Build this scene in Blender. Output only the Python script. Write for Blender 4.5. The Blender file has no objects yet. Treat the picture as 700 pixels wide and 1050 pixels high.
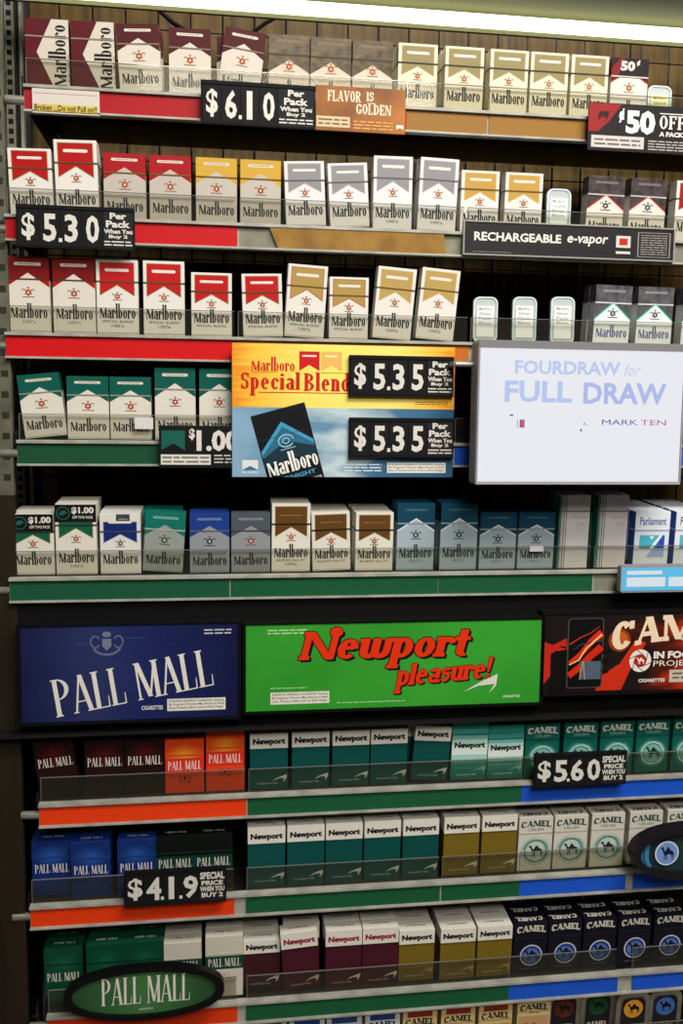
import bpy, bmesh, math, random
from mathutils import Matrix, Vector, Euler
from mathutils.geometry import tessellate_polygon
random.seed(7)
scn = bpy.context.scene
C = scn.collection
# ------------------------------------------------------------------ camera
CZ = 1.62                      # eye height
D0 = 1.25                      # distance to the front of the rack
F = 931.41
R = Matrix(((0.9906616, 0.0036583, -0.1362943), (-0.1359363, 0.1036892, -0.9852765), (0.0105278, 0.9946030, 0.1032182)))
R = Matrix(((R[0][0], R[0][1], R[0][2]), (-R[1][0], -R[1][1], -R[1][2]), (R[2][0], R[2][1], R[2][2])))
XC = R @ Vector((1, 0, 0))
YSIGN = 1
def cam_ray(px, py):
    v = Vector((px-350, -(py-525), -F))
    r0 = Vector((0.9906616*v.x + 0.0036583*v.y - 0.1362943*v.z,
                 -0.1359363*v.x + 0.1036892*v.y - 0.9852765*v.z,
                 0.0105278*v.x + 0.9946030*v.y + 0.1032182*v.z))
    return r0
def at(px, py, Y=D0):
    r = cam_ray(px, py); t = Y/r.y
    return Vector((r.x*t, Y, r.z*t + CZ))
cam = bpy.data.objects.new('camera', bpy.data.cameras.new('camera')); C.objects.link(cam)
M4 = Matrix(((0.9906616, 0.0036583, -0.1362943, 0), (-0.1359363, 0.1036892, -0.9852765, 0), (0.0105278, 0.9946030, 0.1032182, 0), (0, 0, 0, 1)))
M4.translation = Vector((0, 0, CZ))
cam.matrix_world = M4
cam.data.sensor_fit = 'VERTICAL'; cam.data.sensor_height = 36; cam.data.lens = F/1050*36
cam.data.clip_start = 0.02
scn.camera = cam
# ------------------------------------------------------------------ world, lights, exposure
scn.view_settings.view_transform = 'Standard'; scn.view_settings.look = 'None'
scn.view_settings.gamma = 1; scn.view_settings.use_curve_mapping = False
scn.view_settings.exposure = 0.0
w = bpy.data.worlds.new('world'); scn.world = w; w.use_nodes = True
w.node_tree.nodes['Background'].inputs[0].default_value = (1, .93, .82, 1)
w.node_tree.nodes['Background'].inputs[1].default_value = 0.05
def area(name, loc, target, sx, sy, power, col):
    l = bpy.data.lights.new(name, 'AREA'); l.shape = 'RECTANGLE'; l.size = sx; l.size_y = sy; l.energy = power; l.color = col
    o = bpy.data.objects.new(name, l); C.objects.link(o); o.location = loc
    o.rotation_euler = (Vector(target)-Vector(loc)).to_track_quat('-Z', 'Y').to_euler()
    return o
area('ceiling_lamp_light', (0.75, -0.05, 3.05), (0.35, 1.25, 1.45), 1.2, 0.5, 50, (1, .955, .88))
area('ceiling_lamp_light', (0.3, -1.35, 2.95), (0.25, 1.25, 1.2), 1.2, 0.6, 40, (1, .95, .86))

# ------------------------------------------------------------------ materials
def lin(h):
    h = h.lstrip('#'); v = [int(h[i:i+2], 16)/255 for i in (0, 2, 4)]
    return [c/12.92 if c <= .04045 else ((c+.055)/1.055)**2.4 for c in v] + [1]
MC = {}
def mat(h, rough=.5, metal=0, emit=0, spec=.15):
    k = (h, rough, metal, emit, spec)
    if k in MC: return MC[k]
    m = bpy.data.materials.new('paint_'+h.lstrip('#')); m.use_nodes = True
    b = m.node_tree.nodes['Principled BSDF']
    b.inputs['Base Color'].default_value = lin(h); b.inputs['Roughness'].default_value = rough
    b.inputs['Metallic'].default_value = metal; b.inputs['Specular IOR Level'].default_value = spec
    if emit:
        b.inputs['Emission Color'].default_value = lin(h); b.inputs['Emission Strength'].default_value = emit
        b.inputs['Base Color'].default_value = (.03, .03, .03, 1)
    MC[k] = m
    return m
def nodemat(name, rough=.45, metal=0):
    m = bpy.data.materials.new(name); m.use_nodes = True
    b = m.node_tree.nodes['Principled BSDF']; b.inputs['Roughness'].default_value = rough; b.inputs['Metallic'].default_value = metal; b.inputs['Specular IOR Level'].default_value = .22
    return m, m.node_tree, b
def noise_mat(name, c1, c2, scale=(1, 1, 1), nscale=20, rough=.5, metal=0, bump=0, lo=.35, hi=.65, coord='Object', detail=6, emit=0):
    m, nt, b = nodemat(name, rough, metal)
    tc = nt.nodes.new('ShaderNodeTexCoord'); mp = nt.nodes.new('ShaderNodeMapping'); mp.inputs['Scale'].default_value = scale
    n = nt.nodes.new('ShaderNodeTexNoise'); n.inputs['Scale'].default_value = nscale; n.inputs['Detail'].default_value = detail
    cr = nt.nodes.new('ShaderNodeValToRGB'); cr.color_ramp.elements[0].position = lo; cr.color_ramp.elements[1].position = hi
    cr.color_ramp.elements[0].color = lin(c1); cr.color_ramp.elements[1].color = lin(c2)
    nt.links.new(tc.outputs[coord], mp.inputs[0]); nt.links.new(mp.outputs[0], n.inputs['Vector'])
    nt.links.new(n.outputs['Fac'], cr.inputs[0]); nt.links.new(cr.outputs[0], b.inputs['Base Color'])
    if emit:
        nt.links.new(cr.outputs[0], b.inputs['Emission Color']); b.inputs['Emission Strength'].default_value = emit
    if bump:
        bp = nt.nodes.new('ShaderNodeBump'); bp.inputs['Strength'].default_value = bump; bp.inputs['Distance'].default_value = .001
        nt.links.new(n.outputs['Fac'], bp.inputs['Height']); nt.links.new(bp.outputs[0], b.inputs['Normal'])
    return m
def grad_mat(name, stops, axis='X', rough=.45, noise=0, nscale=3, nstretch=(1, 1, 1), emit=0):
    """printed colour ramp across the sheet (Generated coordinates), with an optional cloudy wobble"""
    m, nt, b = nodemat(name, rough)
    tc = nt.nodes.new('ShaderNodeTexCoord'); sp = nt.nodes.new('ShaderNodeSeparateXYZ')
    nt.links.new(tc.outputs['Generated'], sp.inputs[0])
    out = sp.outputs[axis]
    if noise:
        mp = nt.nodes.new('ShaderNodeMapping'); mp.inputs['Scale'].default_value = nstretch
        n = nt.nodes.new('ShaderNodeTexNoise'); n.inputs['Scale'].default_value = nscale; n.inputs['Detail'].default_value = 4
        nt.links.new(tc.outputs['Generated'], mp.inputs[0]); nt.links.new(mp.outputs[0], n.inputs['Vector'])
        ma = nt.nodes.new('ShaderNodeMath'); ma.operation = 'MULTIPLY_ADD'; ma.inputs[1].default_value = noise
        nt.links.new(n.outputs['Fac'], ma.inputs[0]); nt.links.new(out, ma.inputs[2])
        m2 = nt.nodes.new('ShaderNodeMath'); m2.operation = 'SUBTRACT'; m2.inputs[1].default_value = noise/2
        nt.links.new(ma.outputs[0], m2.inputs[0]); out = m2.outputs[0]
    cr = nt.nodes.new('ShaderNodeValToRGB')
    el = cr.color_ramp.elements
    while len(el) < len(stops): el.new(.5)
    for e, (p, c) in zip(el, stops): e.position = p; e.color = lin(c)
    nt.links.new(out, cr.inputs[0]); nt.links.new(cr.outputs[0], b.inputs['Base Color'])
    if emit:
        nt.links.new(cr.outputs[0], b.inputs['Emission Color']); b.inputs['Emission Strength'].default_value = emit
    return m
def clear_mat(name, tint, gloss, body='#c8c8c0', bodyf=.06):
    m = bpy.data.materials.new(name); m.use_nodes = True; nt = m.node_tree; nt.nodes.clear()
    o = nt.nodes.new('ShaderNodeOutputMaterial'); t = nt.nodes.new('ShaderNodeBsdfTransparent'); t.inputs[0].default_value = lin(tint)
    g = nt.nodes.new('ShaderNodeBsdfGlossy'); g.inputs['Roughness'].default_value = .06
    d = nt.nodes.new('ShaderNodeBsdfDiffuse'); d.inputs[0].default_value = lin(body)
    a = nt.nodes.new('ShaderNodeMixShader'); a.inputs[0].default_value = bodyf
    c = nt.nodes.new('ShaderNodeMixShader'); c.inputs[0].default_value = gloss
    nt.links.new(t.outputs[0], a.inputs[1]); nt.links.new(d.outputs[0], a.inputs[2])
    nt.links.new(a.outputs[0], c.inputs[1]); nt.links.new(g.outputs[0], c.inputs[2]); nt.links.new(c.outputs[0], o.inputs[0])
    return m
CLEAR = clear_mat('clear_acrylic', '#f4f4f0', .006, '#9a9a90', .02)
CLEARD = clear_mat('smoky_acrylic', '#ececE6', .022, '#8a8a80', .025)
CLEARE = clear_mat('clear_acrylic_edge', '#b8b8b0', .08, '#a8a8a0', .35)
FROST = clear_mat('frosted_plastic', '#e6ecec', .06, '#e4eeee', .55)
DARKMETAL = noise_mat('dark_metal', '#141414', '#232322', nscale=60, rough=.45, metal=.3)
GREYMETAL = noise_mat('grey_metal', '#77766c', '#9a988c', nscale=40, rough=.4, metal=.4)
RAILMETAL = noise_mat('rail_plastic', '#8f8e86', '#a9a89e', nscale=40, rough=.35)
BLACK = mat('#101011', .35)
FOIL = noise_mat('wrinkled_foil_lid', '#4a4244', '#6f6666', nscale=90, rough=.22, metal=.5, bump=.6)
FOILG = noise_mat('wrinkled_grey_foil_lid', '#5a5a60', '#85848a', nscale=90, rough=.22, metal=.5, bump=.6)
BROWNLID = noise_mat('wrinkled_brown_lid', '#2a2114', '#4a3a22', nscale=70, rough=.25, metal=.2, bump=.4)
NAMED = {'clear': CLEAR, 'foil': FOIL, 'foilg': FOILG, 'brownlid': BROWNLID}
def M(x): return x if not isinstance(x, str) else (NAMED[x] if x in NAMED else mat(x))

# ------------------------------------------------------------------ mesh helpers
class MB:
    def __init__(s): s.v = []; s.f = []; s.mi = []; s.mats = []
    def m(s, x):
        x = M(x)
        if x not in s.mats: s.mats.append(x)
        return s.mats.index(x)
    def poly(s, pts, m):
        b = len(s.v); s.v += [tuple(p) for p in pts]; s.f.append(list(range(b, b+len(pts)))); s.mi.append(s.m(m))
    def box(s, x0, x1, y0, y1, z0, z1, m, T=None):
        b = len(s.v)
        P = [Vector((x, y, z)) for x in (x0, x1) for y in (y0, y1) for z in (z0, z1)]
        if T is not None: P = [T @ p for p in P]
        s.v += [tuple(p) for p in P]
        for q in ((0, 1, 3, 2), (4, 6, 7, 5), (0, 4, 5, 1), (2, 3, 7, 6), (0, 2, 6, 4), (1, 5, 7, 3)):
            s.f.append([b+i for i in q]); s.mi.append(s.m(m))
    def prism(s, outline, y0, y1, m, T=None):
        """outline in x,z extruded along y"""
        b = len(s.v); n = len(outline)
        P = [Vector((x, y, z)) for y in (y0, y1) for x, z in outline]
        if T is not None: P = [T @ p for p in P]
        s.v += [tuple(p) for p in P]
        s.f.append([b+i for i in range(n)]); s.mi.append(s.m(m))
        s.f.append([b+n+i for i in reversed(range(n))]); s.mi.append(s.m(m))
        for i in range(n):
            j = (i+1) % n; s.f.append([b+i, b+n+i, b+n+j, b+j]); s.mi.append(s.m(m))
    def tube(s, a, c, r, m, n=10):
        a = Vector(a); c = Vector(c); d = (c-a).normalized()
        u = d.orthogonal().normalized(); v = d.cross(u); b = len(s.v)
        for p in (a, c):
            for i in range(n):
                t = 2*math.pi*i/n; s.v.append(tuple(p + r*(math.cos(t)*u + math.sin(t)*v)))
        for i in range(n):
            j = (i+1) % n; s.f.append([b+i, b+j, b+n+j, b+n+i]); s.mi.append(s.m(m))
        s.f.append([b+i for i in reversed(range(n))]); s.mi.append(s.m(m))
        s.f.append([b+n+i for i in range(n)]); s.mi.append(s.m(m))
    def mesh(s, name, bevel=0, smooth=False):
        me = bpy.data.meshes.new(name); me.from_pydata(s.v, [], s.f)
        for m in s.mats: me.materials.append(m)
        me.polygons.foreach_set('material_index', s.mi)
        bm = bmesh.new(); bm.from_mesh(me); 
        if bevel:
            bmesh.ops.remove_doubles(bm, verts=bm.verts, dist=1e-7)
            bmesh.ops.bevel(bm, geom=[e for e in bm.edges if len(e.link_faces) == 2 and e.calc_face_angle(0) > .6], offset=bevel, segments=2, affect='EDGES', profile=.6)
        if not getattr(s, 'flat', False): bmesh.ops.recalc_face_normals(bm, faces=bm.faces)
        bm.to_mesh(me); bm.free()
        if smooth: me.polygons.foreach_set('use_smooth', [True]*len(me.polygons))
        me.update(); return me
    def build(s, name, parent=None, bevel=0, label=None, smooth=False):
        return link(name, s.mesh(name, bevel, smooth), parent, label)
def link(name, me, parent=None, label=None):
    o = bpy.data.objects.new(name, me); C.objects.link(o)
    if parent: o.parent = parent
    if label: o['label'] = label
    return o
def thing(name, label, cat, loc=(0, 0, 0), rot=(0, 0, 0), group=None):
    o = bpy.data.objects.new(name, None); C.objects.link(o); o.empty_display_size = .02
    o.location = loc; o.rotation_euler = rot; o['label'] = label; o['category'] = cat
    if group: o['group'] = group
    return o
def tag(o, label, cat, group=None):
    o['label'] = label; o['category'] = cat
    if group: o['group'] = group
def struct(name, mb): o = mb.build(name); o['kind'] = 'structure'; return o

# ------------------------------------------------------------------ 2-D print art
def ring(cx, cy, rx, ry, w, t, a0=0, a1=360, n=None):
    n = n or max(5, int(abs(a1-a0)/18)); out = []
    P = []
    for i in range(n+1):
        a = math.radians(a0+(a1-a0)*i/n); c, s = math.cos(a), math.sin(a)
        P.append(((cx+rx*c, cy+ry*s), (cx+(rx-w)*c, cy+(ry-t)*s)))
    for (a, b), (c, d) in zip(P, P[1:]): out.append([a, c, d, b])
    return out
def disc(cx, cy, rx, ry=None, n=20):
    ry = ry or rx
    return [[(cx+rx*math.cos(2*math.pi*i/n), cy+ry*math.sin(2*math.pi*i/n)) for i in range(n)]]
def rc(x0, y0, x1, y1): return [[(x0, y0), (x1, y0), (x1, y1), (x0, y1)]]
def pill(x0, y0, x1, y1):
    r = (y1-y0)/2
    P = [(x1-r+r*math.cos(a), y0+r+r*math.sin(a)) for a in [math.radians(-90+30*i) for i in range(7)]]
    P += [(x0+r+r*math.cos(a), y0+r+r*math.sin(a)) for a in [math.radians(90+30*i) for i in range(7)]]
    return [P]
def rrect(x0, y0, x1, y1, r, n=5):
    P = []
    for cx, cy, s in ((x1-r, y0+r, -90), (x1-r, y1-r, 0), (x0+r, y1-r, 90), (x0+r, y0+r, 180)):
        for i in range(n+1):
            a = math.radians(s+90*i/n); P.append((cx+r*math.cos(a), cy+r*math.sin(a)))
    return [P]
def sg(x0, y0, x1, y1, w):          # diagonal of horizontal width w
    return [[(x0, y0), (x0+w, y0), (x1+w, y1), (x1, y1)]]
def npoly(pts):
    tr = tessellate_polygon([[Vector((x, y, 0)) for x, y in pts]])
    return [[pts[i] for i in t] for t in tr]
def stroke(pts, w0, w1=None):
    w1 = w0 if w1 is None else w1; out = []; n = len(pts); L = []; Rr = []
    for i, (x, y) in enumerate(pts):
        a = pts[max(0, i-1)]; b = pts[min(n-1, i+1)]; dx, dy = b[0]-a[0], b[1]-a[1]; l = math.hypot(dx, dy) or 1
        ww = (w0+(w1-w0)*i/(n-1))/2
        L.append((x-dy/l*ww, y+dx/l*ww)); Rr.append((x+dy/l*ww, y-dx/l*ww))
    for i in range(n-1): out.append([L[i], Rr[i], Rr[i+1], L[i+1]])
    return out
def glyph(ch, p):
    w, t, xh, asc, lw, cw, s = p['w'], p['t'], p['xh'], p['asc'], p['lw'], p['cw'], p['s']
    g = []; A = None
    def stem(x, y0, y1, ww=None, top=True, bot=True, l=s, r=s):
        ww = ww or w
        g.extend(rc(x, y0, x+ww, y1))
        if bot: g.extend(rc(x-l, y0, x+ww+r, y0+t))
        if top: g.extend(rc(x-l, y1-t, x+ww+r*(0 if top == 'l' else 1), y1))
    if ch == ' ': return [], p.get('space', .3)
    if ch == 'M':
        W = cw*1.35; tw = w*.45
        stem(0, 0, 1, tw, top=False); g.extend(rc(-s, 1-t, w*.5, 1)); g.extend(sg(W*.5-w*.35, 0.05, 0, 1, w)); g.extend(sg(W*.5-w*.1, .05, W-w*.6, 1, tw)); stem(W-w, 0, 1, w)
        return g, W
    if ch == 'P':
        W = cw*.95; stem(0, 0, 1, top='l'); g.extend(ring(w*.8, .72, W-w*.8, .28, w*.95, t, -90, 90)); g.extend(rc(w*.5, 1-t, w*.85, 1)); g.extend(rc(w*.5, .44, w*.85, .44+t)); return g, W
    if ch == 'R':
        W = cw; stem(0, 0, 1, top='l'); g.extend(ring(w*.8, .74, W-w*.9, .26, w*.95, t, -90, 90)); g.extend(rc(w*.5, 1-t, w*.85, 1)); g.extend(rc(w*.5, .48, w*.85, .48+t)); g.extend(sg(W-w*.9, 0, w*1.1, .5, w)); g.extend(rc(W-w, 0, W+s, t)); return g, W
    if ch == 'A':
        W = cw*1.15; g.extend(sg(0, 0, W/2-w*.3, 1, w*.42)); g.extend(sg(W-w, 0, W/2-w*.5, 1, w)); g.extend(rc(W*.2, .28, W*.75, .28+t)); g.extend(rc(-s, 0, w*.42+s, t)); g.extend(rc(W-w-s, 0, W+s, t)); return g, W
    if ch == 'V':
        W = cw*1.1; g.extend(sg(W/2-w*.5, 0, 0, 1, w)); g.extend(sg(W/2-w*.2, 0, W-w*.42, 1, w*.42)); g.extend(rc(-s, 1-t, w+s, 1)); g.extend(rc(W-w*.42-s, 1-t, W+s, 1)); return g, W
    if ch == 'L':
        W = cw*.85; stem(0, 0, 1); g.extend(rc(w, 0, W, t)); g.extend([[(W-t, 0), (W, 0), (W, .3), (W-t*.5, .3)]]); return g, W
    if ch in 'EF':
        W = cw*.85; stem(0, 0, 1); g.extend(rc(w, 1-t, W, 1)); g.extend(rc(W-t, .74, W, 1)); g.extend(rc(w, .5-t/2, W*.75, .5+t/2)); g.extend(rc(W*.75-t*.6, .38, W*.75, .62))
        if ch == 'E': g.extend(rc(w, 0, W, t)); g.extend(rc(W-t, 0, W, .28))
        return g, W
    if ch == 'I': stem(0, 0, 1); return g, w
    if ch == 'N':
        W = cw*1.05; tw = w*p.get('thin', .45); stem(0, 0, 1, tw); g.extend(rc(W-tw, 0, W, 1)); g.extend(rc(W-tw-s, 1-t, W+s, 1)); g.extend(sg(W-w, 0, 0, 1, w)); return g, W
    if ch in 'OGC':
        W = cw*1.0
        if ch == 'O': g.extend(ring(W/2, .5, W/2, .5, w, t))
        else:
            g.extend(ring(W/2, .5, W/2, .5, w, t, 38, 322)); g.extend(rc(W*.82, .66, W*.82+t, .95))
            if ch == 'G': g.extend(rc(W-w, .08, W, .45)); g.extend(rc(W-w-s, .45-t, W+s, .45))
        return g, W
    if ch == 'D':
        W = cw; stem(0, 0, 1, top='l', r=0); g.extend(ring(w*.6, .5, W-w*.6, .5, w, t, -90, 90)); return g, W
    if ch == 'S':
        W = cw*.8; g.extend(ring(W/2, .74, W/2, .26, w*.8, t, 20, 270)); g.extend(ring(W/2, .26+t*.5, W/2, .26+t*.5, w*.8, t, -160, 90)); g.extend(rc(W-t, .68, W, .97)); g.extend(rc(0, .03, t, .32)); return g, W
    if ch == 'B':
        W = cw; stem(0, 0, 1, top='l', r=0); g.extend(ring(w*.6, .75, W*.92-w*.6, .25, w*.9, t, -90, 90)); g.extend(ring(w*.6, .27, W-w*.6, .27, w*.95, t, -90, 90)); return g, W
    # lower case
    if ch == 'l': stem(0, 0, asc, top='l', r=s*.6); return g, w
    if ch == 'i': stem(0, 0, xh, top='l', r=s*.6); g.extend(disc(w/2, xh+w*.9, w*.55, w*.5, 8)); return g, w
    if ch == 'o': g.extend(ring(lw/2, xh/2, lw/2, xh/2, w*.95, t)); return g, lw
    if ch == 'b': stem(0, 0, asc, top='l', bot=False); g.extend(ring(lw/2, xh/2, lw/2, xh/2, w*.95, t)); return g, lw
    if ch == 'd': g.extend(ring(lw/2, xh/2, lw/2, xh/2, w*.95, t)); g.extend(rc(lw-w, 0, lw, asc)); g.extend(rc(lw-w-s, asc-t, lw, asc)); g.extend(rc(lw-w*.5, 0, lw+s, t)); return g, lw
    if ch == 'p': g.extend(ring(lw/2, xh/2, lw/2, xh/2, w*.95, t)); g.extend(rc(0, -.38, w, xh)); g.extend(rc(-s, -.38, w+s, -.38+t)); g.extend(rc(-s, xh-t, w*.5, xh)); return g, lw
    if ch == 'a':
        g.extend(rc(lw-w, 0, lw, xh*.72)); g.extend(ring(lw*.5, xh*.3, lw*.5, xh*.3, w*.9, t)); g.extend(ring(lw*.52, xh*.7, lw*.48, xh*.3, w, t, 0, 160)); g.extend(rc(lw-w*.3, 0, lw+s*.8, t)); return g, lw
    if ch == 'r': stem(0, 0, xh, top='l'); g.extend(ring(lw*.55, xh*.62, lw*.4, xh*.38, w*.6, t*1.3, 30, 170)); g.extend(disc(lw*.72, xh*.78, w*.5, xh*.13, 8)); return g, lw*.8
    if ch == 'n':
        stem(0, 0, xh, top='l'); g.extend(ring(lw/2, xh*.66, lw/2, xh*.34, w, t*1.2, 0, 160)); g.extend(rc(lw-w, 0, lw, xh*.67)); g.extend(rc(lw-w-s*.6, 0, lw+s, t)); return g, lw
    if ch == 'u':
        g.extend(rc(0, xh*.3, w, xh)); g.extend(rc(-s, xh-t, w, xh)); g.extend(ring(lw/2, xh*.34, lw/2, xh*.34, w, t*1.2, 180, 350)); g.extend(rc(lw-w, 0, lw, xh)); g.extend(rc(lw-w-s, xh-t, lw, xh)); g.extend(rc(lw-w*.4, 0, lw+s, t)); return g, lw
    if ch == 'w':
        W = lw*1.5; g.extend(rc(0, xh*.3, w, xh)); g.extend(rc(-s, xh-t, w, xh)); a = (W+w)/2
        g.extend(ring(a/2, xh*.34, a/2, xh*.34, w, t*1.2, 180, 360)); g.extend(rc(a-w, xh*.3, a, xh)); g.extend(ring(W-a/2, xh*.34, a/2, xh*.34, w, t*1.2, 180, 360)); g.extend(rc(W-w*.9, xh*.3, W, xh)); return g, W
    if ch == 'c': g.extend(ring(lw/2, xh/2, lw/2, xh/2, w*.95, t, 45, 320)); g.extend(disc(lw*.78, xh*.76, w*.45, xh*.12, 8)); return g, lw*.9
    if ch == 'e': g.extend(ring(lw/2, xh/2, lw/2, xh/2, w*.95, t, 0, 315)); g.extend(rc(w*.5, xh*.46, lw-t, xh*.46+t)); return g, lw
    if ch == 's': g.extend(ring(lw*.4, xh*.73, lw*.4, xh*.27, w*.7, t, 20, 270)); g.extend(ring(lw*.4, xh*.27+t*.4, lw*.4, xh*.27+t*.4, w*.7, t, -160, 90)); return g, lw*.8
    if ch == 't': g.extend(rc(w*.3, xh*.25, w*1.3, xh*1.35)); g.extend(rc(-s*.5, xh-t, w*1.3+s*2, xh)); g.extend(ring(w*.3+lw*.38, xh*.28, lw*.38, xh*.28, w*.9, t*1.2, 180, 300)); return g, lw*.68
    if ch == '!': g.extend([[(0, asc), (w*.25, .3), (w*.75, .3), (w, asc)]]); g.extend(disc(w/2, .1, w*.5, .1, 10)); return g, w
    return [], .3
STY = {
 'marl': dict(w=.165, t=.06, xh=.84, asc=1.45, lw=.40, cw=.50, s=.03, gap=.075, space=.25),
 'blend': dict(w=.19, t=.07, xh=.70, asc=1.05, lw=.42, cw=.5, s=.05, gap=.10, space=.2),
 'pall': dict(w=.10, t=.03, xh=.7, asc=1, lw=.4, cw=.36, s=.035, gap=.07, space=.16),
 'camel': dict(w=.26, t=.17, xh=.7, asc=1, lw=.5, cw=.72, s=.06, gap=.13, space=.2),
 'fat': dict(w=.26, t=.14, xh=.72, asc=1.05, lw=.64, cw=.98, s=.06, gap=.06, space=.25, thin=.8),
 'slab': dict(w=.15, t=.09, xh=.7, asc=1, lw=.45, cw=.5, s=.05, gap=.12, space=.25),
}
def stext(s, sty, shear=0):
    p = STY[sty]; x = 0; out = []
    for ch in s:
        g, a = glyph(ch, p)
        out += [[(x+u+shear*v, v) for u, v in q] for q in g]; x += a+p['gap']
    return out
TC = {}
def btext(s, bold=0):
    k = (s, bold)
    if k in TC: return [list(q) for q in TC[k]]
    cu = bpy.data.curves.new('t', 'FONT'); cu.body = s; cu.offset = bold; cu.resolution_u = 2; cu.fill_mode = 'FRONT'
    o = bpy.data.objects.new('t', cu); C.objects.link(o)
    dg = bpy.context.evaluated_depsgraph_get(); me = bpy.data.meshes.new_from_object(o.evaluated_get(dg))
    out = [[(me.vertices[i].co.x, me.vertices[i].co.y) for i in pl.vertices] for pl in me.polygons]
    bpy.data.objects.remove(o); bpy.data.curves.remove(cu); bpy.data.meshes.remove(me)
    TC[k] = out
    return [list(q) for q in out]
def bbox(P):
    xs = [p[0] for q in P for p in q]; ys = [p[1] for q in P for p in q]
    return min(xs), min(ys), max(xs), max(ys)
def fit(P, x0, y0, x1, y1):
    a, b, c, d = bbox(P); sx = (x1-x0)/(c-a); sy = (y1-y0)/(d-b)
    return [[(x0+(x-a)*sx, y0+(y-b)*sy) for x, y in q] for q in P]
def xf(P, fn): return [[fn(x, y) for x, y in q] for q in P]
def rot(P, deg, cx=0, cy=0):
    a = math.radians(deg); c, s = math.cos(a), math.sin(a)
    return xf(P, lambda x, y: (cx+(x-cx)*c-(y-cy)*s, cy+(x-cx)*s+(y-cy)*c))
def shift(P, dx, dy): return xf(P, lambda x, y: (x+dx, y+dy))
def clip(poly, k, sign):            # keep sign*(y-k) >= 0
    out = []
    for i in range(len(poly)):
        a, b = poly[i-1], poly[i]; da, db = sign*(a[1]-k), sign*(b[1]-k)
        if (da >= 0) != (db >= 0):
            t = da/(da-db); out.append((a[0]+(b[0]-a[0])*t, k))
        if db >= 0: out.append(b)
    return out if len(out) > 2 else None
CAMEL = [(0, .80), (.06, .88), (.14, .90), (.20, .86), (.24, .72), (.30, .60), (.38, .66), (.46, .84), (.54, .90), (.62, .80), (.72, .66), (.84, .62), (.92, .54), (.96, .40), (.98, .2), (.94, .2), (.90, .36), (.86, .40), (.90, .2), (.92, .02), (.86, .02), (.82, .22), (.76, .38), (.62, .40), (.50, .38), (.44, .34), (.46, .02), (.40, .02), (.37, .3), (.33, .36), (.30, .02), (.25, .02), (.27, .36), (.22, .48), (.16, .60), (.12, .74), (.04, .74)]
def camel(x0, y0, x1, y1): return fit(npoly(CAMEL), x0, y0, x1, y1)
def cameltext(x0, y0, x1, y1, rise=.28):
    P = stext('CAMEL', 'camel'); a, b, c, d = bbox(P); m = (a+c)/2; h = (c-a)/2
    P = xf(P, lambda x, y: (x, y*(1+.12*((x-m)/h)**2) - rise*((x-m)/h)**2))
    return fit(P, x0, y0, x1, y1)
def lines(x0, y0, x1, y1, n, frac=.4):
    """unreadably small print, as rows of word-length dashes"""
    out = []; rnd = random.Random(int((x0+y0*7+x1)*10)); hh = (y1-y0)/n
    for i in range(n):
        x = x0; y = y0+i*hh+hh*.3
        while x < x1:
            l = min(x1-x, hh*rnd.uniform(1.2, 4)); out += rc(x, y, x+l, y+hh*frac); x += l+hh*.45
    return out
WARN = ['SURGEON GENERAL\'S WARNING: Smoking', 'By Pregnant Women May Result in Fetal', 'Injury, Premature Birth, And Low Birth Weight.']
def warning(x0, y0, x1, y1, n=3):
    out = [(rc(x0, y0, x1, y1), '#d9d6cc', 5)]
    h = (y1-y0)/(n+.6)
    for i in range(n):
        out.append((fit(btext(WARN[i], .01), x0+h*.5, y1-h*(i+1.15), x1-h*.5, y1-h*(i+.35)), '#3a3836', 6))
    return out

# ------------------------------------------------------------------ pack designs (millimetres, x centred, z up)
def crest(cx, cy, s, gold='#a88a4a', red='#b3202a'):
    a = [(ring(cx-s*.95, cy+.1*s, s*.5, s*.75, s*.28, s*.28, -80, 100, 6) + ring(cx-s*1.25, cy+s*.6, s*.35, s*.35, s*.2, s*.2, 0, 250, 5), gold, 3)]
    a += [(ring(cx+s*.95, cy+.1*s, s*.5, s*.75, s*.28, s*.28, 80, 260, 6) + ring(cx+s*1.25, cy+s*.6, s*.35, s*.35, s*.2, s*.2, -70, 180, 5), gold, 3)]
    a += [(disc(cx, cy, s*.6, s*.85, 12), red, 3), (disc(cx, cy+s*1.2, s*.35, s*.22, 8), gold, 3), (rc(cx-s*1.5, cy-s*1.25, cx+s*1.5, cy-s*1.0), gold, 3)]
    a += [(disc(cx, cy, s*.25, s*.35, 8), '#e8d8b0', 4)]
    return a
def mtext(y0, h, ink, x0=-23, x1=23, sub=None, sub2=None, subcol='#8a857c'):
    a = [(fit(stext('Marlboro', 'marl'), x0, y0, x1, y0+h), ink, 4)]
    if sub: a.append((fit(btext(sub, .02), x0+3, y0-5.4, x1-3, y0-2.4), subcol, 4)); y0 -= 5
    if sub2: a.append((fit(btext(sub2, .02), -8, y0-6.5, 8, y0-2.4), subcol, 4))
    return a
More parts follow.
